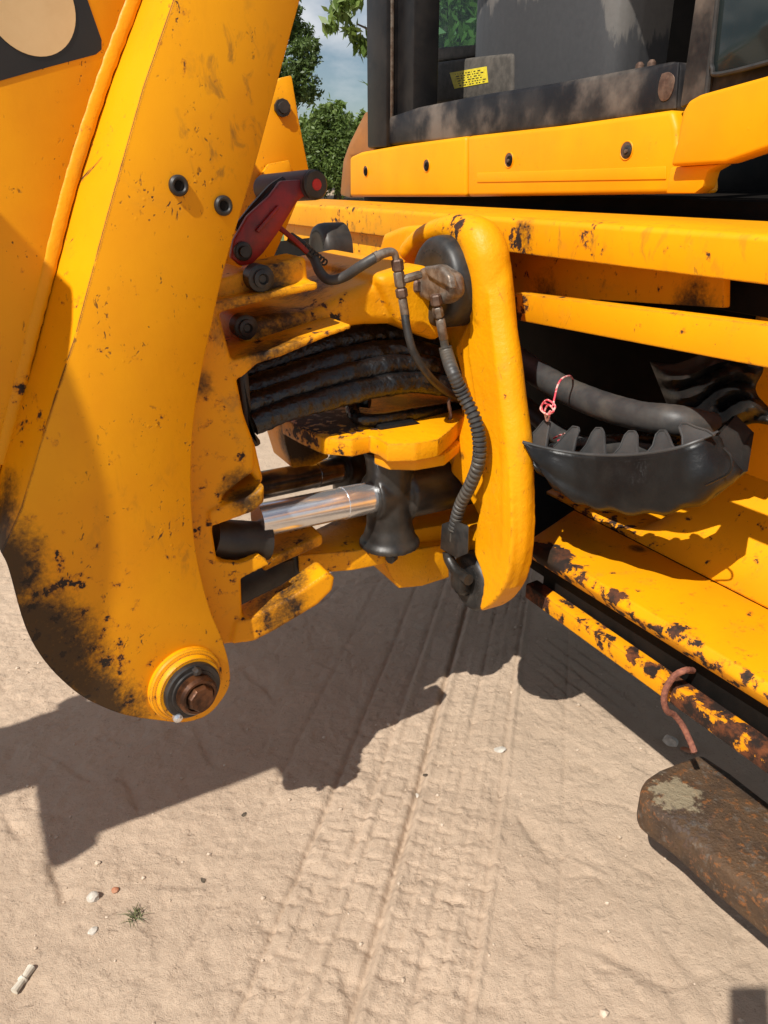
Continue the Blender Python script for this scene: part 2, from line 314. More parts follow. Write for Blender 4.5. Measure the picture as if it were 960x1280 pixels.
# ------------------------------------------------------------------ mesh tools (machine coordinates a, b, z)
class Msh:
    def __init__(s): s.v = []; s.f = []
    def add(s, v, f):
        o = len(s.v); s.v += [tuple(map(float, p)) for p in v]; s.f += [tuple(i + o for i in q) for q in f]; return s
    def __iadd__(s, o): s.add(o.v, o.f); return s
def from_bm(bm):
    r = Msh(); bm.verts.ensure_lookup_table(); bm.verts.index_update()
    r.v = [tuple(v.co) for v in bm.verts]; r.f = [tuple(v.index for v in f.verts) for f in bm.faces]; bm.free(); return r
def prism(poly, vec, bevel=0.0, seg=2):
    """closed solid: planar outline swept along vec, edges rounded"""
    vec = np.array(vec, float); n = len(poly)
    v = [np.array(p, float) for p in poly] + [np.array(p, float) + vec for p in poly]
    f = [tuple(range(n))[::-1], tuple(range(n, 2 * n))] + [(i, (i + 1) % n, n + (i + 1) % n, n + i) for i in range(n)]
    bm = bmesh.new(); vs = [bm.verts.new(tuple(p)) for p in v]
    for q in f: bm.faces.new([vs[i] for i in q])
    bmesh.ops.recalc_face_normals(bm, faces=bm.faces)
    if bevel: bmesh.ops.bevel(bm, geom=list(bm.edges), offset=bevel, segments=seg, affect='EDGES', profile=.5, clamp_overlap=True)
    return from_bm(bm)
def hull_prism(p1, p2, bevel=0.0, seg=2):
    """closed solid between two outlines with the same count of points"""
    n = len(p1); bm = bmesh.new()
    vs = [bm.verts.new(tuple(map(float, p))) for p in list(p1) + list(p2)]
    for q in [tuple(range(n))[::-1], tuple(range(n, 2 * n))] + [(i, (i + 1) % n, n + (i + 1) % n, n + i) for i in range(n)]:
        bm.faces.new([vs[i] for i in q])
    bmesh.ops.recalc_face_normals(bm, faces=bm.faces)
    if bevel: bmesh.ops.bevel(bm, geom=list(bm.edges), offset=bevel, segments=seg, affect='EDGES', profile=.5, clamp_overlap=True)
    return from_bm(bm)
def box(a0, a1, b0, b1, z0, z1, bevel=0.0, seg=2):
    return prism([(a0, b0, z0), (a1, b0, z0), (a1, b1, z0), (a0, b1, z0)], (0, 0, z1 - z0), bevel, seg)
def curve(pts, n=8):
    """Catmull-Rom through pts"""
    p = [np.array(q, float) for q in pts]; p = [2 * p[0] - p[1]] + p + [2 * p[-1] - p[-2]]; o = []
    for i in range(1, len(p) - 2):
        for j in range(n):
            t = j / n
            o.append(.5 * (2 * p[i] + (p[i + 1] - p[i - 1]) * t + (2 * p[i - 1] - 5 * p[i] + 4 * p[i + 1] - p[i + 2]) * t * t + (3 * p[i] - p[i - 1] - 3 * p[i + 1] + p[i + 2]) * t ** 3))
    o.append(p[-2]); return o
def smooth2(pts, n=5): return [(p[0], p[1]) for p in curve([(x, y, 0) for x, y in pts], n)]
def tube(path, rad, seg=12, flat=None, wob=0.0):
    path = [np.array(q, float) for q in path]; n = len(path)
    rad = rad if hasattr(rad, '__len__') else [rad] * n
    if len(rad) != n: rad = np.interp(np.linspace(0, 1, n), np.linspace(0, 1, len(rad)), rad)
    v = []; f = []; prev = None
    for i in range(n):
        t = path[min(i + 1, n - 1)] - path[max(i - 1, 0)]; t /= (np.linalg.norm(t) + 1e-12)
        if prev is None:
            up = np.array([0, 0, 1.]) if abs(t[2]) < .9 else np.array([0, 1., 0])
            s = np.cross(t, up); s /= np.linalg.norm(s)
        else:
            s = prev - t * np.dot(prev, t); s /= np.linalg.norm(s)
        prev = s; q = np.cross(s, t)
        for j in range(seg):
            an = 2 * math.pi * j / seg
            r = rad[i] * (1 + wob * (rng.random() - .5))
            v.append(path[i] + r * (s * math.cos(an) + q * math.sin(an) * (flat or 1)))
    for i in range(n - 1):
        for j in range(seg):
            f.append((i * seg + j, i * seg + (j + 1) % seg, (i + 1) * seg + (j + 1) % seg, (i + 1) * seg + j))
    f.append(tuple(range(seg))[::-1]); f.append(tuple((n - 1) * seg + j for j in range(seg)))
    return Msh().add(v, f)
def lathe(p0, ax, prof, seg=32):
    """prof = [(distance along ax, radius)...] closed at both ends"""
    ax = np.array(ax, float); ax /= np.linalg.norm(ax); p0 = np.array(p0, float)
    return tube_frames([p0 + ax * d for d, r in prof], ax, [r for d, r in prof], seg)
def tube_frames(pts, ax, rs, seg):
    up = np.array([0, 0, 1.]) if abs(ax[2]) < .9 else np.array([0, 1., 0])
    s = np.cross(ax, up); s /= np.linalg.norm(s); q = np.cross(s, ax); v = []; f = []
    for p, r in zip(pts, rs):
        for j in range(seg):
            an = 2 * math.pi * (j + .5) / seg; v.append(p + r * (s * math.cos(an) + q * math.sin(an)))
    n = len(pts)
    for i in range(n - 1):
        for j in range(seg): f.append((i * seg + j, i * seg + (j + 1) % seg, (i + 1) * seg + (j + 1) % seg, (i + 1) * seg + j))
    f.append(tuple(range(seg))[::-1]); f.append(tuple((n - 1) * seg + j for j in range(seg)))
    return Msh().add(v, f)
def ring(p0, ax, r_out, r_in, h, bev=.002, seg=32):
    """a washer or bush with a real hole"""
    ax = np.array(ax, float); ax /= np.linalg.norm(ax); p0 = np.array(p0, float)
    prof = [(0, r_in), (0, r_out), (h - bev, r_out), (h, r_out - bev), (h, r_in + bev), (h - bev, r_in)]
    up = np.array([0, 0, 1.]) if abs(ax[2]) < .9 else np.array([0, 1., 0])
    s = np.cross(ax, up); s /= np.linalg.norm(s); q = np.cross(s, ax); v = []; f = []; n = len(prof)
    for d, r in prof:
        for j in range(seg):
            an = 2 * math.pi * j / seg; v.append(p0 + ax * d + r * (s * math.cos(an) + q * math.sin(an)))
    for i in range(n):
        for j in range(seg):
            i2 = (i + 1) % n; f.append((i * seg + j, i * seg + (j + 1) % seg, i2 * seg + (j + 1) % seg, i2 * seg + j))
    return Msh().add(v, f)
def cyl(p0, p1, r, seg=24, bev=.0):
    p0 = np.array(p0, float); p1 = np.array(p1, float); d = np.linalg.norm(p1 - p0)
    pr = [(0, r), (d, r)] if not bev else [(0, r - bev), (bev, r), (d - bev, r), (d, r - bev)]
    return lathe(p0, p1 - p0, pr, seg)

def to_mesh(name, ms, org, smooth=True, angle=35):
    me = bpy.data.meshes.new(name)
    me.from_pydata([(x - org[0], y - org[1], z - org[2]) for x, y, z in ms.v], [], ms.f); me.update()
    bm = bmesh.new(); bm.from_mesh(me); bmesh.ops.recalc_face_normals(bm, faces=bm.faces); bm.to_mesh(me); bm.free()
    if smooth:
        me.shade_smooth(); me.set_sharp_from_angle(angle=R(angle))
    return me
def blend_cast(ms, voxel=.007, it=4, fac=.5):
    """weld overlapping solids into one cast body with soft fillets"""
    me = bpy.data.meshes.new('temp'); me.from_pydata(ms.v, [], ms.f); me.update()
    bm = bmesh.new(); bm.from_mesh(me); bmesh.ops.recalc_face_normals(bm, faces=bm.faces); bm.to_mesh(me); bm.free()
    o = bpy.data.objects.new('temp', me); COL.objects.link(o)
    r = o.modifiers.new('r', 'REMESH'); r.mode = 'VOXEL'; r.voxel_size = voxel
    s = o.modifiers.new('s', 'SMOOTH'); s.iterations = it; s.factor = fac
    dg = bpy.context.evaluated_depsgraph_get(); ev = o.evaluated_get(dg).to_mesh()
    nv = len(ev.vertices); c = np.empty(nv * 3); ev.vertices.foreach_get('co', c)
    res = Msh(); res.v = [tuple(x) for x in c.reshape(-1, 3)]; res.f = [tuple(p.vertices) for p in ev.polygons]
    o.evaluated_get(dg).to_mesh_clear(); bpy.data.objects.remove(o); bpy.data.meshes.remove(me)
    return res

def thing(name, label, cat, org=(0, 0, 0), group=None):
    o = bpy.data.objects.new(name, None); COL.objects.link(o); o.empty_display_size = .05
    o.location = world(org); o.rotation_euler = (0, 0, YAW)
    o['label'] = label; o['category'] = cat
    if group: o['group'] = group
    o['org'] = [float(x) for x in org]
    return o
def root_org(p):
    while p.parent: p = p.parent
    return p['org']
def part(name, ms, mat, parent, label=None, smooth=True, angle=35, kind=None):
    o = bpy.data.objects.new(name, to_mesh(name, ms, root_org(parent), smooth, angle)); COL.objects.link(o)
    # texture coordinates are taken in machine space so paint damage sits where it was measured
    o.data.materials.append(M[mat] if isinstance(mat, str) else mat); o.parent = parent
    if label: o['label'] = label
    if kind: o['kind'] = kind
    return o
def single(name, ms, mat, label, cat, org=(0, 0, 0), group=None, smooth=True, angle=35):
    o = bpy.data.objects.new(name, to_mesh(name, ms, org, smooth, angle)); COL.objects.link(o)
    o.data.materials.append(M[mat]); o.location = world(org); o.rotation_euler = (0, 0, YAW)
    o['label'] = label; o['category'] = cat
    if group: o['group'] = group
    return o
U = np.array([0, 1., 0]); V = np.array([1., 0, 0]); Z = np.array([0, 0, 1.])

# ------------------------------------------------------------------ ground
def vnoise(x, y, s, seed):
    x = x * s; y = y * s; xi = np.floor(x).astype(int); yi = np.floor(y).astype(int); fx = x - xi; fy = y - yi
    fx = fx * fx * (3 - 2 * fx); fy = fy * fy * (3 - 2 * fy)
    def h(i, j):
        n = (i * 374761393 + j * 668265263 + seed * 1442695041) & 0xffffffff
        n = ((n ^ (n >> 13)) * 1274126177) & 0xffffffff
        return ((n ^ (n >> 16)) & 0xffff) / 65535.0
    return (h(xi, yi) * (1 - fx) + h(xi + 1, yi) * fx) * (1 - fy) + (h(xi, yi + 1) * (1 - fx) + h(xi + 1, yi + 1) * fx) * fy
def fbm(x, y, s, seed, o=4):
    r = 0; am = 1; t = 0
    for i in range(o): r = r + am * vnoise(x, y, s * 2 ** i, seed + i); t += am; am *= .5
    return r / t - .5
def graded(lo, hi, step, far, g=1.22):
    c = list(np.arange(lo, hi, step)); s = step
    l_ = lo; r_ = c[-1]; left = []; right = []
    while r_ < far: s *= g; r_ += s; right.append(r_)
    s = step
    while l_ > -far: s *= g; l_ -= s; left.append(l_)
    return np.array(left[::-1] + c + right)
gx = graded(-1.7, 1.4, .0062, 420); gy = graded(.85, 3.3, .0062, 420)
X, Y = np.meshgrid(gx, gy)
near = np.clip(1.4 - np.hypot(X, Y - 2) / 5, 0, 1)
Zg = .030 * fbm(X, Y, 1.1, 3, 3) + .014 * fbm(X + .3 * fbm(X, Y, 4, 9), Y, 5, 21, 4)
rough = np.clip(.45 + 1.6 * fbm(X, Y, 1.6, 40, 2) + .35 * (X < -.1), .15, 1)
Zg += rough * .0045 * fbm(X + .05 * fbm(X, Y, 9, 5), Y, 17, 60, 3)
# scuffed plates: ridged noise gives the sharp little ledges of trodden dry sand
lft = 1 / (1 + np.exp((X - .24 * Y + .55) / .06)); rough2 = np.clip(.10 + 1.2 * fbm(X, Y, 2.3, 140, 2) + .75 * lft, .04, 1)
for sc_n, am_n, sd in [(9, .0026, 301), (19, .0016, 311)]:
    rr_ = np.abs(fbm(X + .06 * fbm(X, Y, 5, sd + 1), Y + .06 * fbm(X, Y, 5, sd + 2), sc_n, sd + 3, 2)); Zg += am_n * rough2 * (np.clip(rr_ / .10, 0, 1) - .6)
Zg += .0050 * np.maximum(.22, rough2) * np.maximum(0, fbm(X, Y, 48, 330, 2)) + .0016 * fbm(X, Y, 75, 340, 2)
rn = np.abs(fbm(X + .12 * fbm(X, Y, 3, 77), Y + .12 * fbm(X, Y, 3, 78), 6, 80, 3)); Zg += -.0045 * rough * np.exp(-(rn / .025) ** 2)
# tyre tracks
S = X - .24 * Y + .018 * fbm(X, Y, 1.3, 90, 2)
inn = lambda lo, hi, e=.012: 1 / (1 + np.exp(-(S - lo) / e)) * 1 / (1 + np.exp((S - hi) / e))
for s0, dp, wd in [(-.295, -.016, .008), (-.275, .008, .010), (-.058, .007, .007), (-.07, -.005, .008), (-.18, -.005, .007), (-.41, -.006, .008), (-.395, .004, .01), (-.52, -.008, .008), (-.225, .003, .006), (-.125, .003, .005), (.10, -.003, .006), (-.68, -.004, .008)]:
    Zg += dp * np.exp(-((S - s0) / wd) ** 2) * (.55 + .9 * vnoise(X, Y, 3.5, int(abs(s0) * 999)))
Q = Y + .24 * X
lug = np.maximum(0, np.cos(2 * math.pi * (Q / .075 + .15 * np.sign(np.sin(S / .055 * math.pi))))) ** 8
lug2 = np.maximum(0, np.cos(2 * math.pi * S / .047)) ** 10
Zg += -.0065 * np.maximum(lug, lug2 * .8) * inn(-.56, -.06) * np.clip(vnoise(X, Y, 2.6, 33) * 1.7 - .25, 0, 1)
S2 = X + .55 * Y - 2.02
lugb = np.maximum(0, np.cos(2 * math.pi * (S2 / .055))) ** 6
Zg += -.005 * lugb * np.exp(-((X - .62) / .16) ** 2 - ((Y - 2.1) / .3) ** 2)
# pressed tread blocks and dried plates: little flat pieces at slightly different heights with crisp edges
def cell_h(i, j, sd):
    n = (i.astype(np.int64) * 374761393 + j.astype(np.int64) * 668265263 + sd * 1442695041) & 0xffffffff
    n = ((n ^ (n >> 13)) * 1274126177) & 0xffffffff
    return ((n ^ (n >> 16)) & 0xffff) / 65535.0 - .5
def plates(px_, py_, sd):
    ci = np.floor(px_); cj = np.floor(py_); best = np.full(px_.shape, 9e9); hh = np.zeros(px_.shape)
    for di in (-1, 0, 1):
        for dj in (-1, 0, 1):
            a_ = ci + di; b_ = cj + dj
            d_ = (a_ + .5 + .8 * cell_h(a_, b_, sd) - px_) ** 2 + (b_ + .5 + .8 * cell_h(a_, b_, sd + 1) - py_) ** 2
            m_ = d_ < best; best = np.where(m_, d_, best); hh = np.where(m_, cell_h(a_, b_, sd + 2), hh)
    return hh
wx = .030 * fbm(X, Y, 12, 401, 3); wy = .030 * fbm(X, Y, 12, 402, 3)
Zg += .0042 * plates((X + wx) * 8, (Y + wy) * 8, 51) * np.clip(vnoise(X, Y, 2.2, 61) * 2 - .6, 0, 1) * (1 - inn(-.56, -.06))
Zg += .0035 * plates((X + wx) * 19, (Y + wy) * 19, 55) * np.clip(rough2 * 1.4, .12, 1)
row_ = np.floor((S + .004 * fbm(X, Y, 14, 405, 2)) / .047); Qs = Q / .075 + .5 * (row_ % 2)
Zg += .0075 * cell_h(row_, np.floor(Qs + .12 * fbm(X, Y, 14, 407, 2)), 71) * inn(-.56, -.06) * np.clip(vnoise(X, Y, 2.1, 66) * 1.8 - .2, 0.15, 1)
# single scrapes and heel marks
def scrape(p, q, dep, wd):
    global Zg
    p = np.array(p); q = np.array(q); c_ = (p + q) / 2; hw = np.hypot(*(q - p)) / 2 + .06
    xs = slice(*np.searchsorted(gx, [c_[0] - hw, c_[0] + hw])); ys = slice(*np.searchsorted(gy, [c_[1] - hw, c_[1] + hw]))
    x_, y_ = X[ys, xs], Y[ys, xs]; x_ = x_ + .035 * fbm(x_, y_, 9, int(dep * 1e5)); y_ = y_ + .035 * fbm(x_, y_, 9, int(wd * 1e5))
    d = q - p; l2 = d @ d
    t = ((x_ - p[0]) * d[0] + (y_ - p[1]) * d[1]) / l2; sd_ = ((x_ - p[0]) * d[1] - (y_ - p[1]) * d[0]) / math.sqrt(l2)
    tap = np.clip(np.sin(np.clip(t, 0, 1) * math.pi), 0, 1) ** .6
    # one sharp side, one side that runs out softly: a little ledge in the dry sand
    Zg[ys, xs] -= dep * tap * np.where(sd_ > 0, np.exp(-(sd_ / wd) ** 2), np.exp(-(sd_ / (wd * 4)) ** 2))
def G2(x, y):
    p = world(T(x, y, z=0)); return (p.x, p.y)
for a_, b_, d_ in [((55, 1062), (84, 1140), .012), ((150, 965), (175, 1020), .012), ((470, 690), (520, 760), .006), ((700, 1060), (770, 1090), .006), ((420, 1210), (435, 1270), .014),
                   ((660, 1040), (690, 1075), .008), ((560, 1120), (600, 1190), .006), ((740, 1180), (830, 1230), .008), ((820, 1160), (880, 1230), .006), ((300, 830), (350, 880), .012), ((390, 820), (430, 840), .010), ((240, 900), (262, 960), .01),
                   ((640, 1010), (668, 1050), .01), ((100, 1010), (60, 1030), .008), ((60, 940), (120, 985), .010), ((0, 1010), (30, 1060), .01), ((180, 1110), (280, 1105), .004), ((560, 1240), (640, 1275), .008)]:
    scrape(G2(*a_), G2(*b_), d_ * .7, .0065)
for _ in range(130):
    cx, cy = rng.uniform(-1.6, .9), rng.uniform(.9, 3.4); an = rng.uniform(0, 6.28); ln = rng.uniform(.03, .12)
    scrape((cx, cy), (cx + ln * math.cos(an), cy + ln * math.sin(an)), rng.uniform(.0015, .005), rng.uniform(.004, .007))
Zg = Zg * near
nx, ny = len(gx), len(gy)
verts = np.stack([X.ravel(), Y.ravel(), Zg.ravel()], 1)
i0 = (np.arange(ny - 1)[:, None] * nx + np.arange(nx - 1)[None, :]).ravel()
quads = np.stack([i0, i0 + 1, i0 + nx + 1, i0 + nx], 1)
me = bpy.data.meshes.new('ground'); me.vertices.add(len(verts)); me.vertices.foreach_set('co', verts.ravel())
me.loops.add(quads.size); me.loops.foreach_set('vertex_index', quads.ravel().astype(np.int32))
me.polygons.add(len(quads)); me.polygons.foreach_set('loop_start', np.arange(0, quads.size, 4, dtype=np.int32))
me.update(calc_edges=True); me.shade_smooth()
go = bpy.data.objects.new('ground', me); COL.objects.link(go); me.materials.append(M['sand']); go['kind'] = 'structure'
def ground_z(x, y):
    i = np.clip(np.searchsorted(gx, x), 1, nx - 1); j = np.clip(np.searchsorted(gy, y), 1, ny - 1); return float(Zg[j, i])

def strip(name, mat, y0, y1, z0, z1, kind='structure'):
    n = 120; xs = np.linspace(-60, 90, n); rows = 8; v = []; f = []
    for r in range(rows):
        t = r / (rows - 1)
        for i, x in enumerate(xs):
            v.append((x, y0 + (y1 - y0) * t + 1.2 * math.sin(x * .13), z0 + (z1 - z0) * t + (.10 * (random.random() - .5) if 0 < r < rows - 1 else 0)))
    for r in range(rows - 1):
        for i in range(n - 1): f.append((r * n + i, r * n + i + 1, (r + 1) * n + i + 1, (r + 1) * n + i))
    me = bpy.data.meshes.new(name); me.from_pydata(v, [], f); me.shade_smooth(); me.materials.append(M[mat])
    o = bpy.data.objects.new(name, me); COL.objects.link(o); o['kind'] = kind
strip('grass_verge', 'grass', 15, 21, -.05, .78)
strip('dirt_bank', 'bank', 20.9, 30, .74, 1.32)
strip('field', 'grass', 29.5, 120, 1.28, 1.35)

# ------------------------------------------------------------------ trees
def tree(name, label, base, height, clumps, leaf, mat, n_leaf, trunk_r=.16, droop=.0):
    """clumps: (dx, dy, z, radius) balls of leaf-sized faces; limbs run from the trunk into each clump"""
    bx, by, bz = base
    r = bpy.data.objects.new(name, None); COL.objects.link(r); r.location = base; r['label'] = label; r['category'] = 'tree'; r['group'] = 'trees beyond the bank'
    tr = tube(curve([(0, 0, -.2), (.08, .05, height * .3), (-.06, .05, height * .6), (.05, 0, height * .92)], 5), [trunk_r * 1.3, trunk_r, trunk_r * .6, trunk_r * .25], 10)
    for dx, dy, z, rad in clumps:
        h0 = max(height * .22, z - rad * 1.3 - .4)
        tr += tube(curve([(0, 0, h0), (dx * .5, dy * .5, (h0 + z) / 2 + .2), (dx, dy, z)], 4), [trunk_r * .45, trunk_r * .28, trunk_r * .1], 6)
    me = to_mesh('trunk', tr, (0, 0, 0)); o = bpy.data.objects.new('trunk', me); me.materials.append(M['bark']); COL.objects.link(o); o.parent = r
    vol = sum(c[3] ** 2 for c in clumps); v = []; f = []
    for dx, dy, z, rad in clumps:
        k = int(n_leaf * rad ** 2 / vol)
        # sub-clumps inside the ball make the outline ragged and leave gaps
        m_ = max(6, k // 38); cen = rng.normal(size=(m_, 3)); cen /= np.linalg.norm(cen, axis=1)[:, None]; cen *= (rad * rng.uniform(.35, 1.05, m_))[:, None]; cen[:, 2] *= .8
        for q in range(k):
            c = cen[rng.integers(m_)] + rng.normal(size=3) * rad * .13
            nrm = rng.normal(size=3) + np.array([0, 0, .7]); nrm /= np.linalg.norm(nrm)
            t = np.cross(nrm, rng.normal(size=3)); t[2] -= droop; t /= np.linalg.norm(t); s = np.cross(nrm, t); s /= np.linalg.norm(s)
            l = leaf * rng.uniform(.6, 1.3); wd = l * .42; p = np.array([dx, dy, z]) + c
            i = len(v); v += [p - t * l, p - s * wd, p + t * l, p + s * wd]; f.append((i, i + 1, i + 2, i + 3))
    me = bpy.data.meshes.new('crown'); me.from_pydata([tuple(x) for x in v], [], f); me.materials.append(M[mat])
    o = bpy.data.objects.new('crown', me); COL.objects.link(o); o.parent = r
def at(px, dist): return (px - 480) / F * dist     # lateral position at a distance
D = 27
tree('dark_tree', 'tall dark green tree beside the boom, reaching highest against the sky', (at(358, D) - .15, D, 1.2), 6.6,
     [(0, 0, 5.2, 1.0), (.95, .3, 4.35, .62), (-.6, -.2, 4.3, 1.0), (1.25, -.5, 3.7, .55), (.3, -.5, 3.0, 1.0), (-.9, .2, 2.6, 1.2), (.1, .1, 5.9, .7), (.9, -.2, 2.9, .7), (.6, 0, 4.9, .5)], .085, 'leafd', 24000)
tree('bushy_tree', 'low bushy mid green tree between the dark tree and the cab', (at(425, 24), 24, 1.0), 2.1,
     [(0, 0, 1.60, .6), (.45, -.1, 1.25, .6), (-.55, 0, 1.35, .6), (.1, -.3, .8, .8), (-.6, -.2, .5, .7), (.75, -.1, .7, .7), (-.25, -.2, 2.1, .3)], .065, 'leafm', 20000, .09)
tree('light_tree', 'pale green tree rising just behind the bushy tree', (at(420, 30), 30.5, 1.3), 2.3,
     [(0, 0, 2.2, .6), (.5, 0, 1.8, .6), (-.4, 0, 1.9, .7), (1.2, .2, 1.8, .7)], .11, 'leafl', 7000, .1)
tree('overhanging_tree', 'feathery tree whose drooping sprays show left of the cab post', (at(552, 13), 13, .3), 5.6,
     [(-1.36, -.1, 3.25, .46), (-1.30, 0, 3.9, .5), (-1.0, 0, 4.5, .6), (-.3, 0, 3.2, .9), (.5, 0, 3.0, 1.0), (.2, .2, 4.4, 1.1), (1.3, .1, 2.4, .9), (-.1, .2, 2.2, .9)], .10, 'leafl', 9000, .12, .9)
tree('far_tree', 'broad green tree seen only through the cab window', (at(640, 22), 22, 1.0), 6.0,
     [(0, 0, 4.4, 1.6), (-1.6, 0, 3.6, 1.5), (1.6, .2, 3.6, 1.6), (-.8, -.3, 2.0, 1.4), (1.0, 0, 1.8, 1.5), (-2.4, .2, 2.2, 1.3)], .16, 'leafm', 9000)

# ------------------------------------------------------------------ boom
NB_ = np.array([BS, -1, 0]) / math.hypot(1, BS)
boom = thing('backhoe_boom', 'huge scuffed orange yellow boom filling the left side, pin at its foot', 'boom', P_(232, 853, s=BS, b=1.34))
right_edge = [(405, -160), (375, 0), (345, 110), (318, 210), (282, 330), (264, 410), (253, 460), (243, 520), (239, 580), (240, 640), (247, 700), (262, 760), (278, 800), (287, 835), (285, 862), (262, 892), (232, 903)]
bottom = [(200, 901), (160, 895), (126, 883), (93, 864), (56, 827), (31, 782), (11, 712), (2, 692)]
corner = [(28, 634), (49, 560), (95, 420), (133, 277), (180, 110), (218, 0), (275, -170)]
face = TP(smooth2(right_edge[1:] + bottom) + corner + [right_edge[0]], s=BS, b=1.34)
part('side_plate', prism(face, U * .03, .004), 'boom', boom)
# chamfer between the wide foot and the narrower beam
grv = [(0, 640), (12, 540), (58, 395), (81, 305), (103, 213), (133, 120), (177, 0), (228, -150)]
cor = [(10, 688), (28, 634), (49, 560), (95, 420), (133, 277), (180, 110), (218, 0), (275, -170)]
cor = [(2, 692), (28, 634), (70, 495), (95, 420), (133, 277), (180, 110), (218, 0), (275, -170)]
ch_o = TP(cor, s=BS, b=1.3415); ch_i = TP([(-14, 655), (8, 560), (45, 440), (66, 355), (97, 235), (137, 108), (177, 0), (228, -150)], s=BS, b=1.430)
cm = Msh()
for i in range(len(ch_o) - 1):
    pass
q = Msh(); n = len(ch_o)
q.add(list(ch_o) + list(ch_i) + [p + U * .03 for p in ch_o] + [p + U * .03 for p in ch_i],
      [(i, i + 1, n + i + 1, n + i) for i in range(n - 1)] + [(2 * n + i, 3 * n + i, 3 * n + i + 1, 2 * n + i + 1) for i in range(n - 1)]
      + [(i, 2 * n + i, 2 * n + i + 1, i + 1) for i in range(n - 1)] + [(n + i, n + i + 1, 3 * n + i + 1, 3 * n + i) for i in range(n - 1)]
      + [(0, n, 3 * n, 2 * n), (n - 1, 3 * n - 1, 4 * n - 1, 2 * n - 1)])
part('chamfer_plate', q, 'boom', boom)
inner = [(-14, 657), (8, 562), (45, 442), (66, 357), (97, 237), (137, 110), (177, 2), (228, -148)]
left = [(-150, -150), (-190, 100), (-170, 300), (-110, 480), (-45, 640), (-8, 720)]
lp = TP([(x - 1, y) for x, y in inner] + left, s=BS, b=1.430)
part('beam_side', prism(lp, U * .62, .004), 'boom', boom)
bead = curve(TP([(0, 580), (34, 440), (56, 355), (86, 235), (126, 108), (166, 0), (217, -150)], s=BS, b=1.430), 14)
part('weld_bead', tube(bead, [.0112 * (1 + .04 * math.sin(i * 1.9) + .02 * rng.normal()) for i in range(len(bead))], 12, .36), 'weld', boom)
# far cheek of the boom foot
fe = TP([(351, 97), (365, 94), (374, 150), (387, 216), (352, 300), (300, 420), (200, 560), (150, 380), (250, 200), (330, 120)], b=2.02)
far = part('far_cheek', prism(fe, U * .03, .004), 'boom', boom)
part('rib_plate', prism(TP([(336, 205), (362, 200), (366, 216), (330, 268), (322, 225)], b=2.00), U * .014, .003), 'boom', boom)
nut = T(352, 135, b=2.02)
part('far_bolt', lathe(nut, -U, [(0, .021), (.010, .021), (.010, .014), (.016, .013)], 10), 'washer', boom)
for (x, y) in [(222, 232), (278, 257)]:
    c = T(x, y, s=BS, b=1.34); bu = part('bolt_bush', ring(c + U * .002, NB_, .0165, .008, .010, .003), 'washer', boom)
    part('bush_hole_shade', lathe(c - U * .001, U, [(-.004, .0082), (.004, .0082)], 16), 'dark', bu)  # dark plug, its colour stands for the shade inside the hole
# decal: dark plate with the lower half of a cream disc
dk_ = TP([(-120, 130), (0, 101), (60, 84), (120, 68), (127, 62), (127, 50), (106, -10), (80, -90), (-120, -60)], s=BS, b=1.4285)
part('decal', prism(dk_, U * .0012), 'decal', boom)
cc = T(37, 5, s=BS, b=1.427)
part('decal_disc', lathe(cc + U * .0012, NB_, [(0, .066), (.001, .066)], 48), 'cream', boom)
# pivot pin: boss, washer, collar, pin head, nipple
pc = T(231, 853, s=BS, b=1.34)
part('pivot_boss', lathe(pc, NB_, [(-.03, .080), (.010, .080), (.014, .077), (.016, .070), (.024, .069), (.028, .066), (.028, .05)], 56), 'boss', boom)
part('washer', lathe(pc, NB_, [(.02, .060), (.037, .060), (.040, .057), (.040, .048), (.044, .047), (.044, .03)], 48), 'washer', boom)
col = part('collar', lathe(pc, NB_, [(.035, .041), (.060, .041), (.066, .036), (.066, .031), (.060, .030)], 40), 'rustpin', boom)
part('pin_head', lathe(pc, NB_, [(.05, .0275), (.072, .0275), (.076, .0245), (.076, .019), (.0735, .012), (.0735, .002)], 8), 'rustpin', col)
part('collar_bolt', lathe(pc + np.array([.008, 0, .048]), NB_, [(.036, .009), (.050, .009), (.053, .005)], 6), 'washer', boom)
nip = T(222, 897, s=BS, b=1.30)
part('grease_nipple', lathe(nip + U * .03, -U, [(0, .006), (.024, .006), (.026, .010), (.034, .0095), (.038, .004)], 14), 'chrome', boom)

# ------------------------------------------------------------------ kingpost
king = thing('kingpost', 'greasy yellow kingpost with forked lugs tucked behind the boom edge', 'kingpost', P_(290, 800, b=1.45))
KB = 1.42
k = Msh()
k += prism(TP([(230, 392), (262, 382), (274, 389), (291, 452), (298, 480), (306, 520), (319, 555), (319, 590), (282, 618), (274, 634), (266, 662), (272, 700), (302, 716), (304, 770), (318, 800), (275, 808), (240, 760), (212, 600), (214, 480)], b=KB), U * .30, .008)
k += prism(TP([(245, 398), (268, 378), (330, 365), (398, 352), (398, 362), (345, 373), (274, 391), (262, 402)], b=KB), U * .30, .004)
k += prism(TP([(285, 455), (292, 450), (350, 434), (404, 416), (440, 405), (440, 411), (408, 422), (352, 446), (322, 455), (303, 472), (296, 474)], b=KB), U * .30, .005)
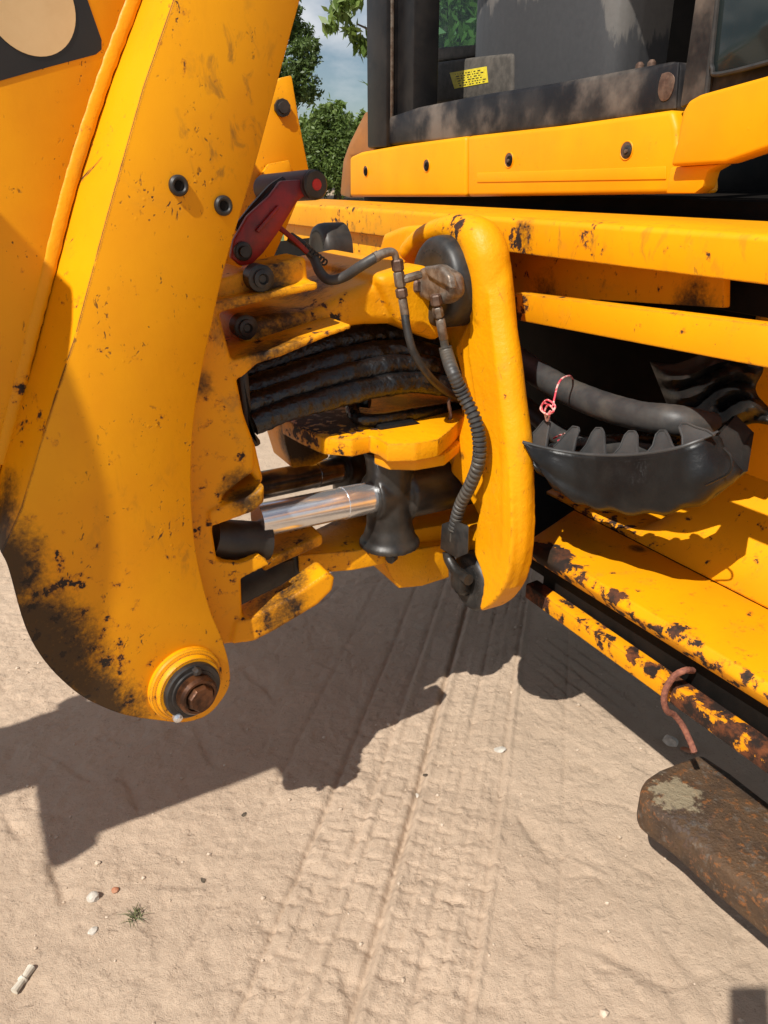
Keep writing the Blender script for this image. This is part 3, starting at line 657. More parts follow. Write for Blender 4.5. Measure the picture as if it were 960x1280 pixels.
# lip under the dark slot, rising fin, bottom fork
k += prism(TP([(262, 640), (280, 632), (318, 618), (331, 606), (331, 628), (318, 640), (285, 652), (262, 660)], b=KB - .01), U * .27, .005)
k += prism(TP([(306, 560), (319, 552), (324, 575), (330, 600), (326, 608), (312, 590)], b=KB + .02), U * .22, .008)
k += prism(TP([(268, 702), (300, 704), (325, 694), (335, 704), (335, 706), (336, 707), (350, 694), (336, 706), (300, 724), (268, 720)], b=KB), U * .02, .006)
k += prism(TP([(330, 700), (352, 692), (404, 668), (404, 682), (350, 706), (330, 716)], b=1.50), U * .10, .006)
k += prism(TP([(296, 778), (312, 774), (365, 747), (410, 716), (419, 722), (416, 738), (398, 756), (345, 788), (318, 802), (290, 806)], b=KB - .01), U * .07, .004)
k += prism(TP([(322, 334), (383, 320), (387, 354), (340, 368), (322, 360)], b=KB + .03), U * .10, .008)
k += prism(TP([(268, 350), (300, 342), (326, 340), (340, 368), (300, 378), (262, 384), (240, 395)], b=KB + .04), U * .2, .008)
part('casting', blend_cast(k, .0038, 1, .4), 'king', king)
for (x, y, b_, r_) in [(307, 409, 1.535, .017), (326, 348, 1.43, .017)]:
    c = T(x, y, b=b_); bt = part('bolt', lathe(c + U * .03, -U, [(0, r_ * 1.5), (.034, r_ * 1.5), (.036, r_ * 1.3), (.036, r_), (.044, r_), (.046, r_ * .6), (.040, r_ * .4)], 20), 'washer', king)
# pins of the fork
kp = T(395, 690, b=1.62)
part('king_pin', cyl((kp[0] - .05, 1.66, .57), (kp[0] - .05, 1.66, .66), .075, 32, .006), 'castblack', king)
part('rod_pin_eye', tube(curve(TP([(266, 672), (300, 676), (334, 676)], b=1.48), 6), [.042, .045, .043], 20), 'castblack', king)
part('rod_eye_back', tube(curve(TP([(286, 624), (318, 612)], b=1.66), 4), .035, 16), 'castblack', king)
part('stop_block', box(kp[0] - .22, kp[0] - .08, 1.56, 1.72, .50, .66, .006), 'castblack', king)

# ------------------------------------------------------------------ carriage
carr = thing('slew_carriage', 'big glossy yellow cast carriage with upright pillar in the centre', 'carriage', P_(610, 766, a=1.0))
c = Msh()
plr = [(584, 352), (590, 322), (604, 318), (610, 350), (615, 400), (620, 450), (626, 500), (633, 550), (638, 600), (640, 650), (639, 690), (632, 728), (618, 752), (602, 764), (599, 758), (604, 730), (598, 706), (592, 690), (594, 660), (602, 620), (600, 570), (596, 530), (590, 480), (584, 440), (586, 400)]
c += prism(TP(smooth2(plr + plr[:1], 3)[:-1], a=.965), V * .066, .016, 3)
pil = [(613, 400, 22), (613, 360, 26), (608, 322, 29), (599, 300, 27), (580, 288, 20), (554, 286, 15), (528, 297, 14), (510, 316, 15)]
pz_ = [.998, .995, .99, .985, .98, .975, .975, .985]
c += tube(curve([T(x, y, a=a_) for (x, y, r_), a_ in zip(pil, pz_)], 5), [r_ * 1.70e-3 for x, y, r_ in pil], 20)
rib = [(614, 325, 22), (621, 350, 19), (626, 400, 19), (633, 450, 20), (638, 500, 21), (645, 560, 22), (646, 620, 22), (644, 680, 22), (634, 725, 20)]
c += tube(curve([T(x, y, a=1.0) for x, y, r_ in rib], 4), [r_ * 1.70e-3 for x, y, r_ in rib], 16)
# carriage plate behind the seal and its side web
c += prism(TP([(478, 292), (500, 283), (585, 280), (605, 300), (620, 400), (620, 560), (620, 700), (600, 700), (598, 660), (598, 610), (560, 600), (575, 520), (572, 470), (560, 430), (530, 405), (470, 400), (468, 330)], a=1.02), V * .06, .010)
c += prism(TP([(470, 330), (478, 292), (505, 282), (545, 280), (520, 330), (522, 400), (470, 408)], a=.985), V * .06, .012)
# pillar front web beside the seal, down to the middle lug
c += prism(TP([(584, 400), (604, 390), (612, 600), (606, 640), (590, 620), (560, 590), (578, 520), (575, 470), (566, 436)], a=.975), V * .05, .010)
# upper lug
c += prism(TP([(300, 400), (345, 393), (394, 387), (440, 362), (483, 346), (525, 338), (548, 372), (552, 430), (530, 414), (505, 406), (452, 407), (400, 418), (345, 434), (305, 446)], b=1.53), U * .34, .020, 3)
c += prism(TP([(470, 345), (540, 330), (560, 400), (552, 430), (500, 408)], b=1.50), U * .5, .02)
# middle lug, two steps
zA, zB = .975, .930
c += prism(TP([(548, 575), (575, 560), (598, 545), (612, 560), (612, 640), (604, 660), (592, 636), (572, 600)], a=.985), V * .05, .008)
# lower arm with the deep tongue under it
c += prism(TP([(560, 660), (600, 655), (604, 690), (580, 700), (560, 690)], a=1.0), V * .08, .01)
part('casting', blend_cast(c, .0050, 5), 'cast', carr)
part('middle_lug', prism(TP([(352, 522), (375, 534), (402, 546), (440, 549), (462, 544), (474, 548), (484, 555), (520, 554), (548, 549), (562, 538), (600, 500), (540, 470), (430, 482), (380, 498)], z=zA), Z * -.042, .004), 'cast', carr)
part('step_plate', prism(TP([(468, 566), (486, 573), (520, 574), (556, 568), (580, 548), (612, 560), (640, 520), (560, 490), (470, 530)], z=zB), Z * -.028, .004), 'cast', carr)
part('lower_arm', prism(TP([(372, 694), (400, 692), (440, 689), (478, 682), (500, 672), (516, 662), (560, 655), (610, 668), (640, 640), (560, 620), (440, 640), (380, 668)], z=.664), Z * -.054, .004), 'cast', carr)
part('lower_tongue', prism(TP([(478, 700), (500, 690), (560, 680), (562, 722), (528, 733), (499, 736), (490, 722)], b=1.53), U * .16, .004), 'cast', carr)
for x, y in [(492, 700), (497, 572)]:
    part('lug_bolt', lathe(T(x, y, b=1.50) + np.array([.01, .02, 0]), np.array([-.75, -.5, 0]), [(0, .014), (.018, .014), (.022, .010), (.022, .006)], 8), 'castblack', carr)
part('lug_block', prism(TP([(352, 524), (378, 532), (403, 549), (412, 572), (392, 582), (366, 586), (357, 556)], b=1.74), U * .14, .005), 'cast', carr)
# hydraclamp seals
def seal(name, ctr, r, h, parent, tilt=0.0):
    ax = -V
    s = part(name, lathe(ctr, ax, [(-.03, r), (h * .45, r), (h * .75, r * .97), (h * .93, r * .90), (h, r * .80), (h, r * .55), (h * .96, r * .5), (h * .96, .01)], 48), 'rubber', parent)
    d = Msh()
    for i in range(16):
        an = R(60 + i * 10); p = ctr + ax * (h * .985) + r * .70 * np.array([0, math.cos(an), math.sin(an)])
        d += lathe(p, ax, [(0, .0022), (.0018, .0018)], 6)
    part('raised_lettering', d, 'rubber', s, kind='stuff')
    return s
s1 = seal('upper_seal', T(561, 352, a=.955), .098, .045, carr)
c1 = T(556, 352, a=.955); s2c = T(600, 725, a=1.0)
seal('lower_seal', T(598, 724, a=1.0), .075, .035, carr)
fs = T(404, 312, a=.93); seal('far_seal', fs + V * .03, .072, .05, carr)
# clamp of the corrugated hose
part('hose_clip', hull_prism(TP([(552, 655), (566, 650), (586, 657), (585, 692), (571, 698), (550, 686)], a=.93), TP([(556, 655), (566, 651), (586, 657), (586, 688), (571, 694), (556, 684)], a=.955), .003), 'rubber', carr)
low = T(575, 722, a=.95)
fit = Msh(); fit += lathe(T(590, 728, a=.99), -V, [(0, .03), (.03, .028), (.045, .02), (.05, .012)], 10); fit += tube(curve(TP([(586, 725), (572, 716), (562, 700), (560, 690)], a=.945), 5), .014, 12)
fit += box(low[0] - .02, low[0] + .015, low[1] - .03, low[1] + .015, low[2] - .03, low[2] + .02, .008)
part('lower_fitting', fit, 'castblack', carr)

# bulkhead fitting on the upper seal, tee and nuts
fitg = thing('clamp_valve', 'rusty brown hose block with hex nuts on the round black seal', 'hose fitting', tuple(c1 - V * .05))
b0 = c1 - V * .05
fb = Msh(); fb += prism(TP([(514, 345), (522, 335), (545, 330), (560, 345), (562, 370), (550, 382), (535, 378), (520, 372)], a=.885), V * .045, .012); fb += prism(TP([(528, 333), (548, 331), (560, 344), (563, 362), (548, 355), (532, 345)], a=.875), V * .02, .005)
part('valve_block', blend_cast(fb, .0035, 1), 'steel', fitg)
part('block_plug', lathe(T(521, 357, a=.885), np.array([-.8, -.15, 0.05]), [(-.01, .019), (.012, .019), (.016, .014), (.018, .004)], 6), 'rustfit', fitg)
def nut(x0, y0, x1, y1, r, bb, mat, seg=6, nm='hex_nut'):
    p, q_ = T(x0, y0, b=bb), T(x1, y1, b=bb); d = np.linalg.norm(q_ - p)
    return part(nm, lathe(p, q_ - p, [(0, r * .8), (.003, r), (d - .003, r), (d, r * .8)], seg), mat, fitg)
FB = 1.43
nut(496, 324, 498, 339, .0125, FB, 'rustfit'); nut(498, 339, 501, 359, .0115, FB, 'steel'); nut(501, 360, 503, 372, .0125, FB, 'rustfit')
nut(503, 372, 507, 398, .0095, FB, 'steel', 12, 'ferrule')
nut(503, 350, 526, 343, .009, FB, 'steel', 8, 'tee_branch')
part('elbow', tube(curve(TP([(468, 322), (482, 316), (492, 316), (496, 326)], b=FB), 6), [.0100, .0095, .008, .007], 12), 'steel', fitg)
nut(544, 368, 546, 382, .0125, 1.41, 'rustfit'); nut(546, 384, 549, 397, .0115, 1.41, 'steel'); nut(550, 398, 555, 425, .0105, 1.41, 'steel', 12, 'ferrule')

# ------------------------------------------------------------------ hoses
single('hydraulic_hose', tube(curve([T(474, 319, b=1.43), T(452, 332, b=1.45), T(430, 346, b=1.49), T(412, 350, b=1.51), T(400, 340, b=1.53), T(392, 322, b=1.56), T(380, 308, b=1.58), T(362, 296, b=1.6)], 6), .0105, 12), 'hosegrey',
       'short grey hose bending from the elbow fitting toward the red lock', 'hose', P_(420, 348, a=.865))
single('hydraulic_hose', tube(curve([T(506, 392, b=1.43), T(509, 412, b=1.42), T(518, 442, b=1.41), T(538, 472, b=1.42), T(562, 492, b=1.47), T(585, 505, b=1.55)], 6), .0088, 12), 'rubber',
       'thin black hose dropping from the tee nuts over the wrapped bundle', 'hose', P_(520, 445, a=.89))
path = curve([T(554, 420, b=1.41), T(558, 440, b=1.405), T(566, 465, a=.88), T(578, 492, a=.90), T(592, 520, a=.915), T(599, 548, a=.925), T(598, 578, a=.93), T(588, 606, a=.935), T(576, 630, a=.94), T(569, 655, a=.94), T(567, 676, a=.94)], 34)
rads = []
for i in range(len(path)):
    t = i / len(path)
    if t < .07: rads.append(.0095)
    elif t < .26: rads.append(.0145 - .0006 * math.sin(i * 1.3))
    elif t > .93: rads.append(.0105)
    else: rads.append(.0155 if (i % 7) in (0, 1, 2, 3) else .0118)
single('corrugated_hose', tube(path, rads, 18), 'hosegrey', 'black corrugated hose running down the front of the yellow pillar', 'hose', P_(600, 570, a=.925), angle=60)
# wrapped bundle through the carriage
bund = [([(285, 470), (330, 458), (380, 440), (440, 424), (500, 420), (570, 440), (640, 460)], .034, 1.64, 'topmost wrapped black hose of the bundle under the upper lug'),
        ([(292, 492), (335, 480), (390, 462), (450, 446), (510, 440), (575, 455), (640, 475)], .030, 1.58, 'matt black hose second from the top of the wrapped bundle'),
        ([(305, 508), (350, 494), (400, 478), (455, 464), (515, 456), (575, 468), (640, 488)], .026, 1.53, 'shiny black hose third from the top of the wrapped bundle'),
        ([(316, 530), (360, 512), (410, 499), (460, 486), (520, 478), (580, 488), (640, 505)], .025, 1.50, 'lowest wrinkled black hose of the wrapped bundle')]
for pts, r_, b_, lab in bund:
    pa = curve(TP(pts, b=b_), 26); rr = [r_ * (1 + .03 * math.sin(i * .31 + b_ * 20) + .03 * math.sin(i * .83 + b_ * 33) * math.sin(i * .12)) for i in range(len(pa))]
    single('wrapped_hose', tube(pa, rr, 20, wob=.03), 'hose', lab, 'hose', tuple(T(pts[1][0], pts[1][1], b=b_)), 'wrapped hoses through the carriage', angle=80)
single('hose_sleeve', prism(TP([(298, 470), (312, 462), (318, 540), (330, 556), (318, 562), (304, 520)], b=1.50), U * .16, .01), 'castblack', 'greasy black sleeve edge where the bundle enters the kingpost', 'sleeve', P_(305, 520, b=1.5))
lp_ = curve([T(462, 502, b=1.58), T(446, 502, b=1.60), T(440, 512, b=1.57), T(450, 524, b=1.53), T(480, 524, b=1.52), T(520, 517, b=1.53), T(560, 510, b=1.56), T(590, 505, b=1.6)], 8)
single('looped_hose', tube(lp_, .0155, 14, wob=.05), 'hose', 'black hose looping back on itself on top of the middle lug', 'hose', P_(450, 524, b=1.53))
single('clamp_block', prism(TP([(474, 533), (520, 526), (530, 532), (524, 545), (478, 549)], b=1.49), U * .05, .005), 'plastic', 'small black clamp block lying on the middle lug', 'clamp', P_(480, 548, b=1.5))
single('bent_rod', tube(curve(TP([(500, 552), (530, 545), (556, 536), (563, 520), (561, 502), (568, 494), (576, 497)], b=1.49), 6), .0045, 10), 'rustfit', 'thin rusty bent rod hooked beside the middle lug', 'rod', P_(530, 545, b=1.49))

# ------------------------------------------------------------------ slew rams
def ram(p_eye, p_tr, r, label, mat, b_far=0.0):
    o = thing('slew_ram', label, 'hydraulic ram', tuple(p_tr - Z * .12), 'slew rams of the kingpost')
    d = p_tr - p_eye; L_ = np.linalg.norm(d); d = d / L_
    part('chrome_rod', lathe(p_eye, d, [(0, r), (L_ * .62, r), (L_ * .62, r + .0015), (L_ * .66, r + .0015), (L_, r)], 40), mat, o)
    m_ = Msh()
    m_ += lathe(p_tr - Z * .135, Z, [(0, .076), (.010, .076), (.022, .066), (.055, .057), (.2, .056), (.232, .060), (.240, .064), (.252, .064)], 36)
    m_ += cyl(p_tr - d * .055, p_tr + d * .06, r * 1.5, 32, .004); m_ += cyl(p_tr + d * .03, p_tr + d * .34, .070, 32, .006)
    part('trunnion_barrel', blend_cast(m_, .0045, 3), 'castblack', o)
    return o
ram(T(322, 651, b=1.49), T(487, 617, b=1.52), .0375, 'bright chrome slew ram nearest the camera below the middle lug', 'chrome')
ram(T(300, 612, b=1.72), T(440, 584, b=1.86), .036, 'oily dark slew ram behind the bright one', 'chromedark')

# ------------------------------------------------------------------ boom lock
lock = thing('boom_lock', 'dark red boom lock lever with a grey roller, above the kingpost', 'lever', P_(300, 330, b=1.5))
part('lever_plate', prism(TP([(289, 322), (293, 300), (310, 270), (338, 245), (352, 226), (380, 224), (388, 240), (372, 252), (350, 288), (330, 316), (316, 330), (302, 333)], b=1.50), U * .018, .004), 'red', lock)
part('lever_plate', prism(TP([(289, 318), (298, 290), (325, 262), (345, 236), (372, 224), (382, 236), (350, 284), (318, 326)], b=1.60), U * .018, .004), 'red', lock)
part('lever_rib', prism(TP([(320, 288), (348, 256), (352, 259), (325, 292)], b=1.49), U * .012, .003), 'red', lock)
part('top_pad', tube(curve(TP([(296, 288), (320, 262), (342, 238), (356, 226)], b=1.54), 6), [.010, .014, .014, .010], 10), 'black', lock)
rl = part('roller', lathe(T(330, 236, b=1.68), T(392, 231, b=1.50) - T(330, 236, b=1.68), [(0, .026), (.006, .028), (.185, .028), (.185, .0265)], 32), 'purple', lock)
d_ = T(392, 231, b=1.50) - T(330, 236, b=1.68); d_ /= np.linalg.norm(d_)
e0 = T(330, 236, b=1.68) + d_ * .175
part('roller_cap', lathe(e0, d_, [(0, .0275), (.016, .0275), (.020, .024), (.020, .004)], 32), 'castblack', rl)
part('cap_paint', lathe(e0 + d_ * .0202, d_, [(0, .011), (.0015, .010)], 18), 'redface', rl)
part('pivot_bolt', lathe(T(303, 314, b=1.50), -U, [(-.01, .018), (.006, .018), (.008, .015), (.008, .011), (.018, .010)], 14), 'washer', lock)
part('pull_rod', tube(curve(TP([(350, 285), (368, 300), (384, 315)], b=1.55), 5), .0055, 8), 'red', lock)
part('return_spring', tube(curve([T(380, 308, b=1.55) + np.array([.007 * math.cos(i * 1.2), .0, .007 * math.sin(i * 1.2)]) + i * .0012 * np.array([1, 0, -.75]) for i in range(40)], 2), .0022, 6), 'castblack', lock)

# ------------------------------------------------------------------ rear frame
fr = thing('rear_frame', 'long yellow rear frame of rails running right and behind the carriage', 'machine frame', (1.14, 1.3, .55))
beam = [(1.14, .2, 1.345), (1.14, .2, 1.412), (1.148, .2, 1.42), (1.37, .2, 1.428), (1.37, .2, 1.345)]
part('upper_rail', prism(beam, U * 2.9, .004), 'frame', fr)
b2a = [T(643, 366, a=1.10), T(643, 400, a=1.10)]; b2b = [T(1010, 412, a=1.10), T(1010, 470, a=1.10)]
d2 = V * .035
part('guard_rail', hull_prism([b2a[0], b2a[1], b2a[1] + d2, b2a[0] + d2], [b2b[0], b2b[1], b2b[1] + d2, b2b[0] + d2], .004), 'frame', fr)
part('web_plate', prism(TP([(560, 310), (905, 325), (904, 385), (640, 368), (560, 362)], a=1.27), V * .02, .003), 'inner', fr)
sl_z = .683
top = [(1.115, 1.352), (1.118, .2), (1.34, .2), (1.315, 1.440), (1.262, 1.445)]
sill = Msh()
f0 = [T(672, 712, a=1.13), T(674, 690, a=1.115), T(701, 645, z=sl_z)]
sill_sec = lambda b_, e=0: [(1.132 + e, b_, .628), (1.112 + e, b_, .66), (1.124 + e, b_, .681), (1.336 + e, b_, .690), (1.336 + e, b_, .66), (1.15 + e, b_, .628)]
s1_ = [np.array(q_) for q_ in sill_sec(.2, .012)]
e_ = [1.345, 1.335, 1.350, 1.430, 1.430, 1.345]
s0_ = [np.array((q_[0], bb, q_[2])) for q_, bb in zip(sill_sec(0), e_)]
part('sill', hull_prism(s0_, s1_, .005), 'sill', fr)
# rusty lower tube
t0 = [T(658, 727, a=1.135), T(658, 757, a=1.135)]; t1 = [T(1010, 985, a=1.135), T(1010, 1030, a=1.135)]
zt, zb = .556, .515
part('lower_tube', hull_prism([(1.128, 1.352, zb), (1.128, 1.352, zt), (1.165, 1.352, zt + .003), (1.165, 1.352, zb)], [(1.128, .2, zb - .012), (1.128, .2, zt - .012), (1.165, .2, zt - .009), (1.165, .2, zb - .012)], .004), 'rail', fr)
# floor plate behind the sill with its lip, curling up into the side panel on the right
fl = []
bs = np.concatenate([np.linspace(1.55, 1.27, 5), np.linspace(1.25, 1.10, 16), np.linspace(1.08, .2, 5)])
prof = [(1.342, .690), (1.36, .695), (1.42, .70), (1.47, .70), (1.51, .705), (1.55, .71), (1.58, .715), (1.61, .72)]
prof_f = [(1.342, .690), (1.36, .695), (1.42, .70), (1.47, .70), (1.51, .705), (1.55, .71), (1.58, .715), (1.61, .72)]; nv_ = len(prof); fv = []; ff = []
for b_ in bs:
    cl = max(0, (1.24 - b_) / .13); cl = min(cl, 1); cl = cl * cl * (3 - 2 * cl)
    for i, (a_, z_) in enumerate(prof if b_ < 1.30 else prof_f):
        # the right hand end sweeps forward and up to meet the rail
        s_ = i / (nv_ - 1)
        aa = a_ * (1 - cl) + (1.342 + .20 * min(1, s_ * 4)) * cl; zz = z_ * (1 - cl) + (.690 + .62 * s_) * cl
        fv.append((aa, b_, zz))
for i in range(len(bs) - 1):
    for j in range(nv_ - 1): ff.append((i * nv_ + j, i * nv_ + j + 1, (i + 1) * nv_ + j + 1, (i + 1) * nv_ + j))
sh = Msh().add(fv, ff)
pl = part('inner_panel', sh, 'inner', fr)
md = pl.modifiers.new('thickness', 'SOLIDIFY'); md.thickness = .008; md.offset = -1
part('panel_lip', tube(curve([(1.341, 1.43, .692), (1.343, .9, .694), (1.347, .2, .694)], 10), .0045, 8), 'inner', fr)
part('chassis_block', box(1.62, 2.3, .3, 2.05, .55, 1.415, .02), 'dark', fr)
part('cross_member', box(1.38, 1.62, .3, 2.05, 1.25, 1.41, .01), 'dark', fr)
part('clamp_plate', prism([(1.17, 1.62, .5), (1.17, 1.62, 1.343), (1.17, 3.05, 1.343), (1.17, 3.05, 1.15), (1.17, 2.3, 1.0), (1.17, 2.1, .5)], V * .03, .004), 'frame', fr)
part('slot_shade_sheet', prism(TP([(345, 302), (398, 296), (402, 330), (340, 332)], a=1.165), V * .003), 'dark', fr)  # thin dark sheet, the shade of a slot painted over the plate
part('light_block_wall', box(1.55, 1.57, 1.16, 2.1, .735, 1.249, .004), 'dark', fr)  # added dark wall, hides the sunlit gap and blackens the void behind the hoses
part('light_block_plate', box(1.172, 1.20, .2, 1.34, .50, .632, .004), 'dark', fr)  # added dark plate, keeps sunlight from passing between sill and tube
part('under_tray', box(1.18, 1.6, .25, 2.1, .56, .60, .01), 'dark', fr)

# ------------------------------------------------------------------ hose guard, hoses behind it
g = thing('hose_guard', 'black plastic scalloped hose guard hanging below the yellow rails', 'guard', P_(780, 640, a=1.17))
tops = [(653, 553), (672, 558), (700, 564), (740, 569), (790, 569), (840, 562), (872, 552), (897, 541)]
mids = [(662, 572), (686, 590), (716, 607), (752, 616), (795, 621), (844, 616), (884, 600), (914, 572)]
bots = [(674, 592), (700, 613), (728, 629), (758, 637), (798, 642), (846, 638), (890, 622), (930, 588)]
lows = [(700, 594), (720, 608), (740, 618), (765, 624), (800, 628), (846, 624), (880, 612), (916, 580)]
def row(p, aa): return curve([T(x, y, a=a_) for (x, y), a_ in zip(p, aa)], 6)
A1 = [.985, 1.01, 1.045, 1.075, 1.09, 1.10, 1.125, 1.17]; A2 = [.995, 1.025, 1.055, 1.082, 1.095, 1.105, 1.13, 1.18]
A3 = [1.03, 1.065, 1.09, 1.11, 1.12, 1.135, 1.17, 1.21]; A4 = [1.30, 1.28, 1.26, 1.26, 1.26, 1.27, 1.28, 1.30]
key = [np.array(row(tops, A1)), np.array(row(mids, A2)), np.array(row(bots, A3)), np.array(row(lows, A4))]
nr = len(key[0]); gv = []; ts = np.linspace(0, 3, 22)
cols = [curve([key[q_][i] for q_ in range(4)], 7) for i in range(nr)]
NRW = len(cols[0])
for r_ in range(NRW):
    for i in range(nr):
        e = .0 if r_ == 0 else 1.0
        p = cols[i][r_]; wv = .0035 * math.sin(i * 1.05 + .25 * r_) * (r_ / NRW) + .010 * float(vnoise(np.array([i * .22 + r_ * .13]), np.array([r_ * .16]), 1.0, 5)[0] - .5) + .004 * float(vnoise(np.array([i * .6]), np.array([r_ * .35 + i * .2]), 1.0, 8)[0] - .5)
        gv.append(p + np.array([wv * e, 0, (.004 * math.sin(i * 1.05) if r_ > 10 else 0)]))
rows = [key[0]]
gf = [(r_ * nr + i, r_ * nr + i + 1, (r_ + 1) * nr + i + 1, (r_ + 1) * nr + i) for r_ in range(NRW - 1) for i in range(nr - 1)]
sh_ = part('shell', Msh().add(gv, gf), 'plastic', g)
md = sh_.modifiers.new('thickness', 'SOLIDIFY'); md.thickness = .005; md.offset = 0
part('lip', tube([p + Z * .001 for p in rows[0]], .0035, 8), 'tooth', g)
teeth = [[(654, 553), (670, 538), (680, 526), (685, 523), (687, 528), (684, 545), (682, 560)],
         [(688, 562), (700, 551), (710, 539), (716, 533), (722, 534), (723, 539), (719, 552), (716, 566)],
         [(724, 567), (733, 556), (740, 541), (745, 535), (751, 535), (754, 541), (755, 556), (756, 569)],
         [(765, 570), (775, 559), (781, 544), (786, 539), (793, 539), (796, 545), (796, 558), (797, 570)],
         [(807, 568), (816, 557), (820, 543), (825, 538), (831, 538), (835, 545), (839, 555), (843, 562)],
         [(853, 559), (853, 546), (849, 534), (852, 529), (859, 529), (870, 534), (884, 538), (893, 544)]]
for pts in teeth:
    ab = float(np.interp(np.mean([q_[0] for q_ in pts]), [p_[0] for p_ in tops], A1)) + .006
    yb = max(y for x, y in pts)
    poly = [T(x, y, a=ab + .0007 * (yb - y)) for x, y in pts]
    part('tooth', hull_prism(poly, [q_ + V * .006 for q_ in poly], .001, 1), 'tooth', g)
    part('tooth_rim', tube(poly, .0022, 6), 'tooth', g)
ef = [T(868, 562, a=1.14), T(897, 541, a=1.16), T(916, 520, a=1.27), T(938, 542, a=1.25), T(930, 590, a=1.2), T(888, 624, a=1.165)]
part('end_flap', hull_prism(ef, [q_ + V * .01 for q_ in ef]), 'plastic', g)
part('handle_loop', tube(curve(TP([(905, 560), (914, 572), (912, 590), (895, 600), (882, 606)], a=1.105), 6), .0025, 8), 'plastic', g)
single('return_hose', tube(curve([T(610, 420, a=1.20), T(655, 455, a=1.19), T(700, 484, a=1.17), T(750, 506, a=1.165), T(800, 520, a=1.165), T(845, 526, a=1.18), T(890, 535, a=1.25)], 12), [.031, .031, .030, .031, .030, .031, .03], 18, wob=.03), 'hosegrey',
       'thick dusty grey hose crossing above the scalloped guard', 'hose', P_(750, 506, a=1.165))
single('return_hose', tube(curve([T(620, 480, a=1.26), T(665, 515, a=1.24), T(700, 545, a=1.22), T(740, 560, a=1.21), T(800, 560, a=1.2), T(860, 555, a=1.25)], 10), .024, 16), 'hosegrey',
       'lower grey hose lying half hidden behind the guard teeth', 'hose', P_(700, 545, a=1.22))
single('return_hose', tube(curve([T(690, 560, a=1.18), T(740, 552, a=1.19), T(780, 548, a=1.19), T(850, 548, a=1.2)], 8), .012, 12), 'hose',
       'thin shiny black hose inside the guard behind its middle teeth', 'hose', P_(740, 552, a=1.19))
wire = curve([T(716, 474, a=1.165), T(712, 470, a=1.125), T(703, 473, a=1.09), T(697, 482, a=1.07), T(693, 498, a=1.05), T(690, 508, a=1.04), T(680, 504, a=1.030), T(676, 512, a=1.025), T(686, 518, a=1.020), T(694, 508, a=1.030), T(684, 500, a=1.025), T(677, 508, a=1.023), T(682, 518, a=1.025), T(692, 514, a=1.020), T(686, 506, a=1.025), T(681, 514, a=1.025), T(684, 526, a=1.035), T(688, 514, a=1.025), T(683, 520, a=1.030)], 8)
single('tie_wire', tube(wire, .0021, 8), 'pink', 'red and white wire knotted round the grey hose and guard tip', 'wire', P_(685, 512, a=1.12))
single('tie_wire', tube(curve(TP([(692, 548), (700, 544), (708, 542), (704, 548), (697, 551)], a=1.09), 6), .002, 6), 'pink', 'loose red wire end lying between the first guard teeth', 'wire', P_(700, 546, a=1.13))

gn, gm_ = 44, 34; sv = []; sf = []
for j_ in range(gm_):
    for i_ in range(gn):
        u_, v_ = i_ / (gn - 1), j_ / (gm_ - 1)
        x = 812 + 40 * v_ + (128 + 8 * math.sin(v_ * 9) - 20 * v_) * u_; y = 452 + 6 * math.sin(u_ * 7) + (100 + 10 * math.sin(u_ * 5)) * v_ - 14 * u_
        fold = abs(((v_ * 4.2 + .55 * u_ + .5 * float(vnoise(np.array([u_ * 3.]), np.array([v_ * 3.]), 1.0, 12)[0])) % 1) - .5) * 2
        fold = fold ** .7 * .034 + .016 * float(vnoise(np.array([u_ * 9.]), np.array([v_ * 12.]), 1.0, 15)[0])
        edge2 = min(1, min(u_, 1 - u_, v_, 1 - v_) * 7)
        sv.append(T(x, y, a=1.345 - fold * edge2))
for j_ in range(gm_ - 1):
    for i_ in range(gn - 1): sf.append((j_ * gn + i_, j_ * gn + i_ + 1, (j_ + 1) * gn + i_ + 1, (j_ + 1) * gn + i_))
nv2 = len(sv); sv2 = sv + [p + V * .006 for p in sv]; sf2 = sf + [tuple(q_ + nv2 for q_ in f_)[::-1] for f_ in sf]
rim = [i_ for i_ in range(gn)] + [j_ * gn + gn - 1 for j_ in range(1, gm_)] + [(gm_ - 1) * gn + i_ for i_ in range(gn - 2, -1, -1)] + [j_ * gn for j_ in range(gm_ - 2, 0, -1)]
sf2 += [(rim[i_], rim[(i_ + 1) % len(rim)], rim[(i_ + 1) % len(rim)] + nv2, rim[i_] + nv2) for i_ in range(len(rim))]
sl = Msh().add(sv2, sf2)
single('folded_sleeve', sl, 'plastic', 'crumpled shiny black sleeve folded behind the right end of the guard', 'sleeve', P_(890, 520, a=1.27), angle=50)
# rope round the lower tube
rp = curve([T(866, 838, a=1.16), T(856, 838, a=1.125), T(843, 845, a=1.112), T(833, 860, a=1.108), T(830, 876, a=1.11), T(834, 889, a=1.125), T(842, 893, a=1.15), T(852, 905, a=1.17), T(862, 925, a=1.18), T(868, 940, a=1.18)], 10)
single('rope', tube(rp, [.0066 * (1 + .04 * math.sin(i * 1.7)) for i in range(len(rp))], 10), 'rope', 'rust red rope looped round the rusty lower tube', 'rope', P_(843, 845, a=1.12))

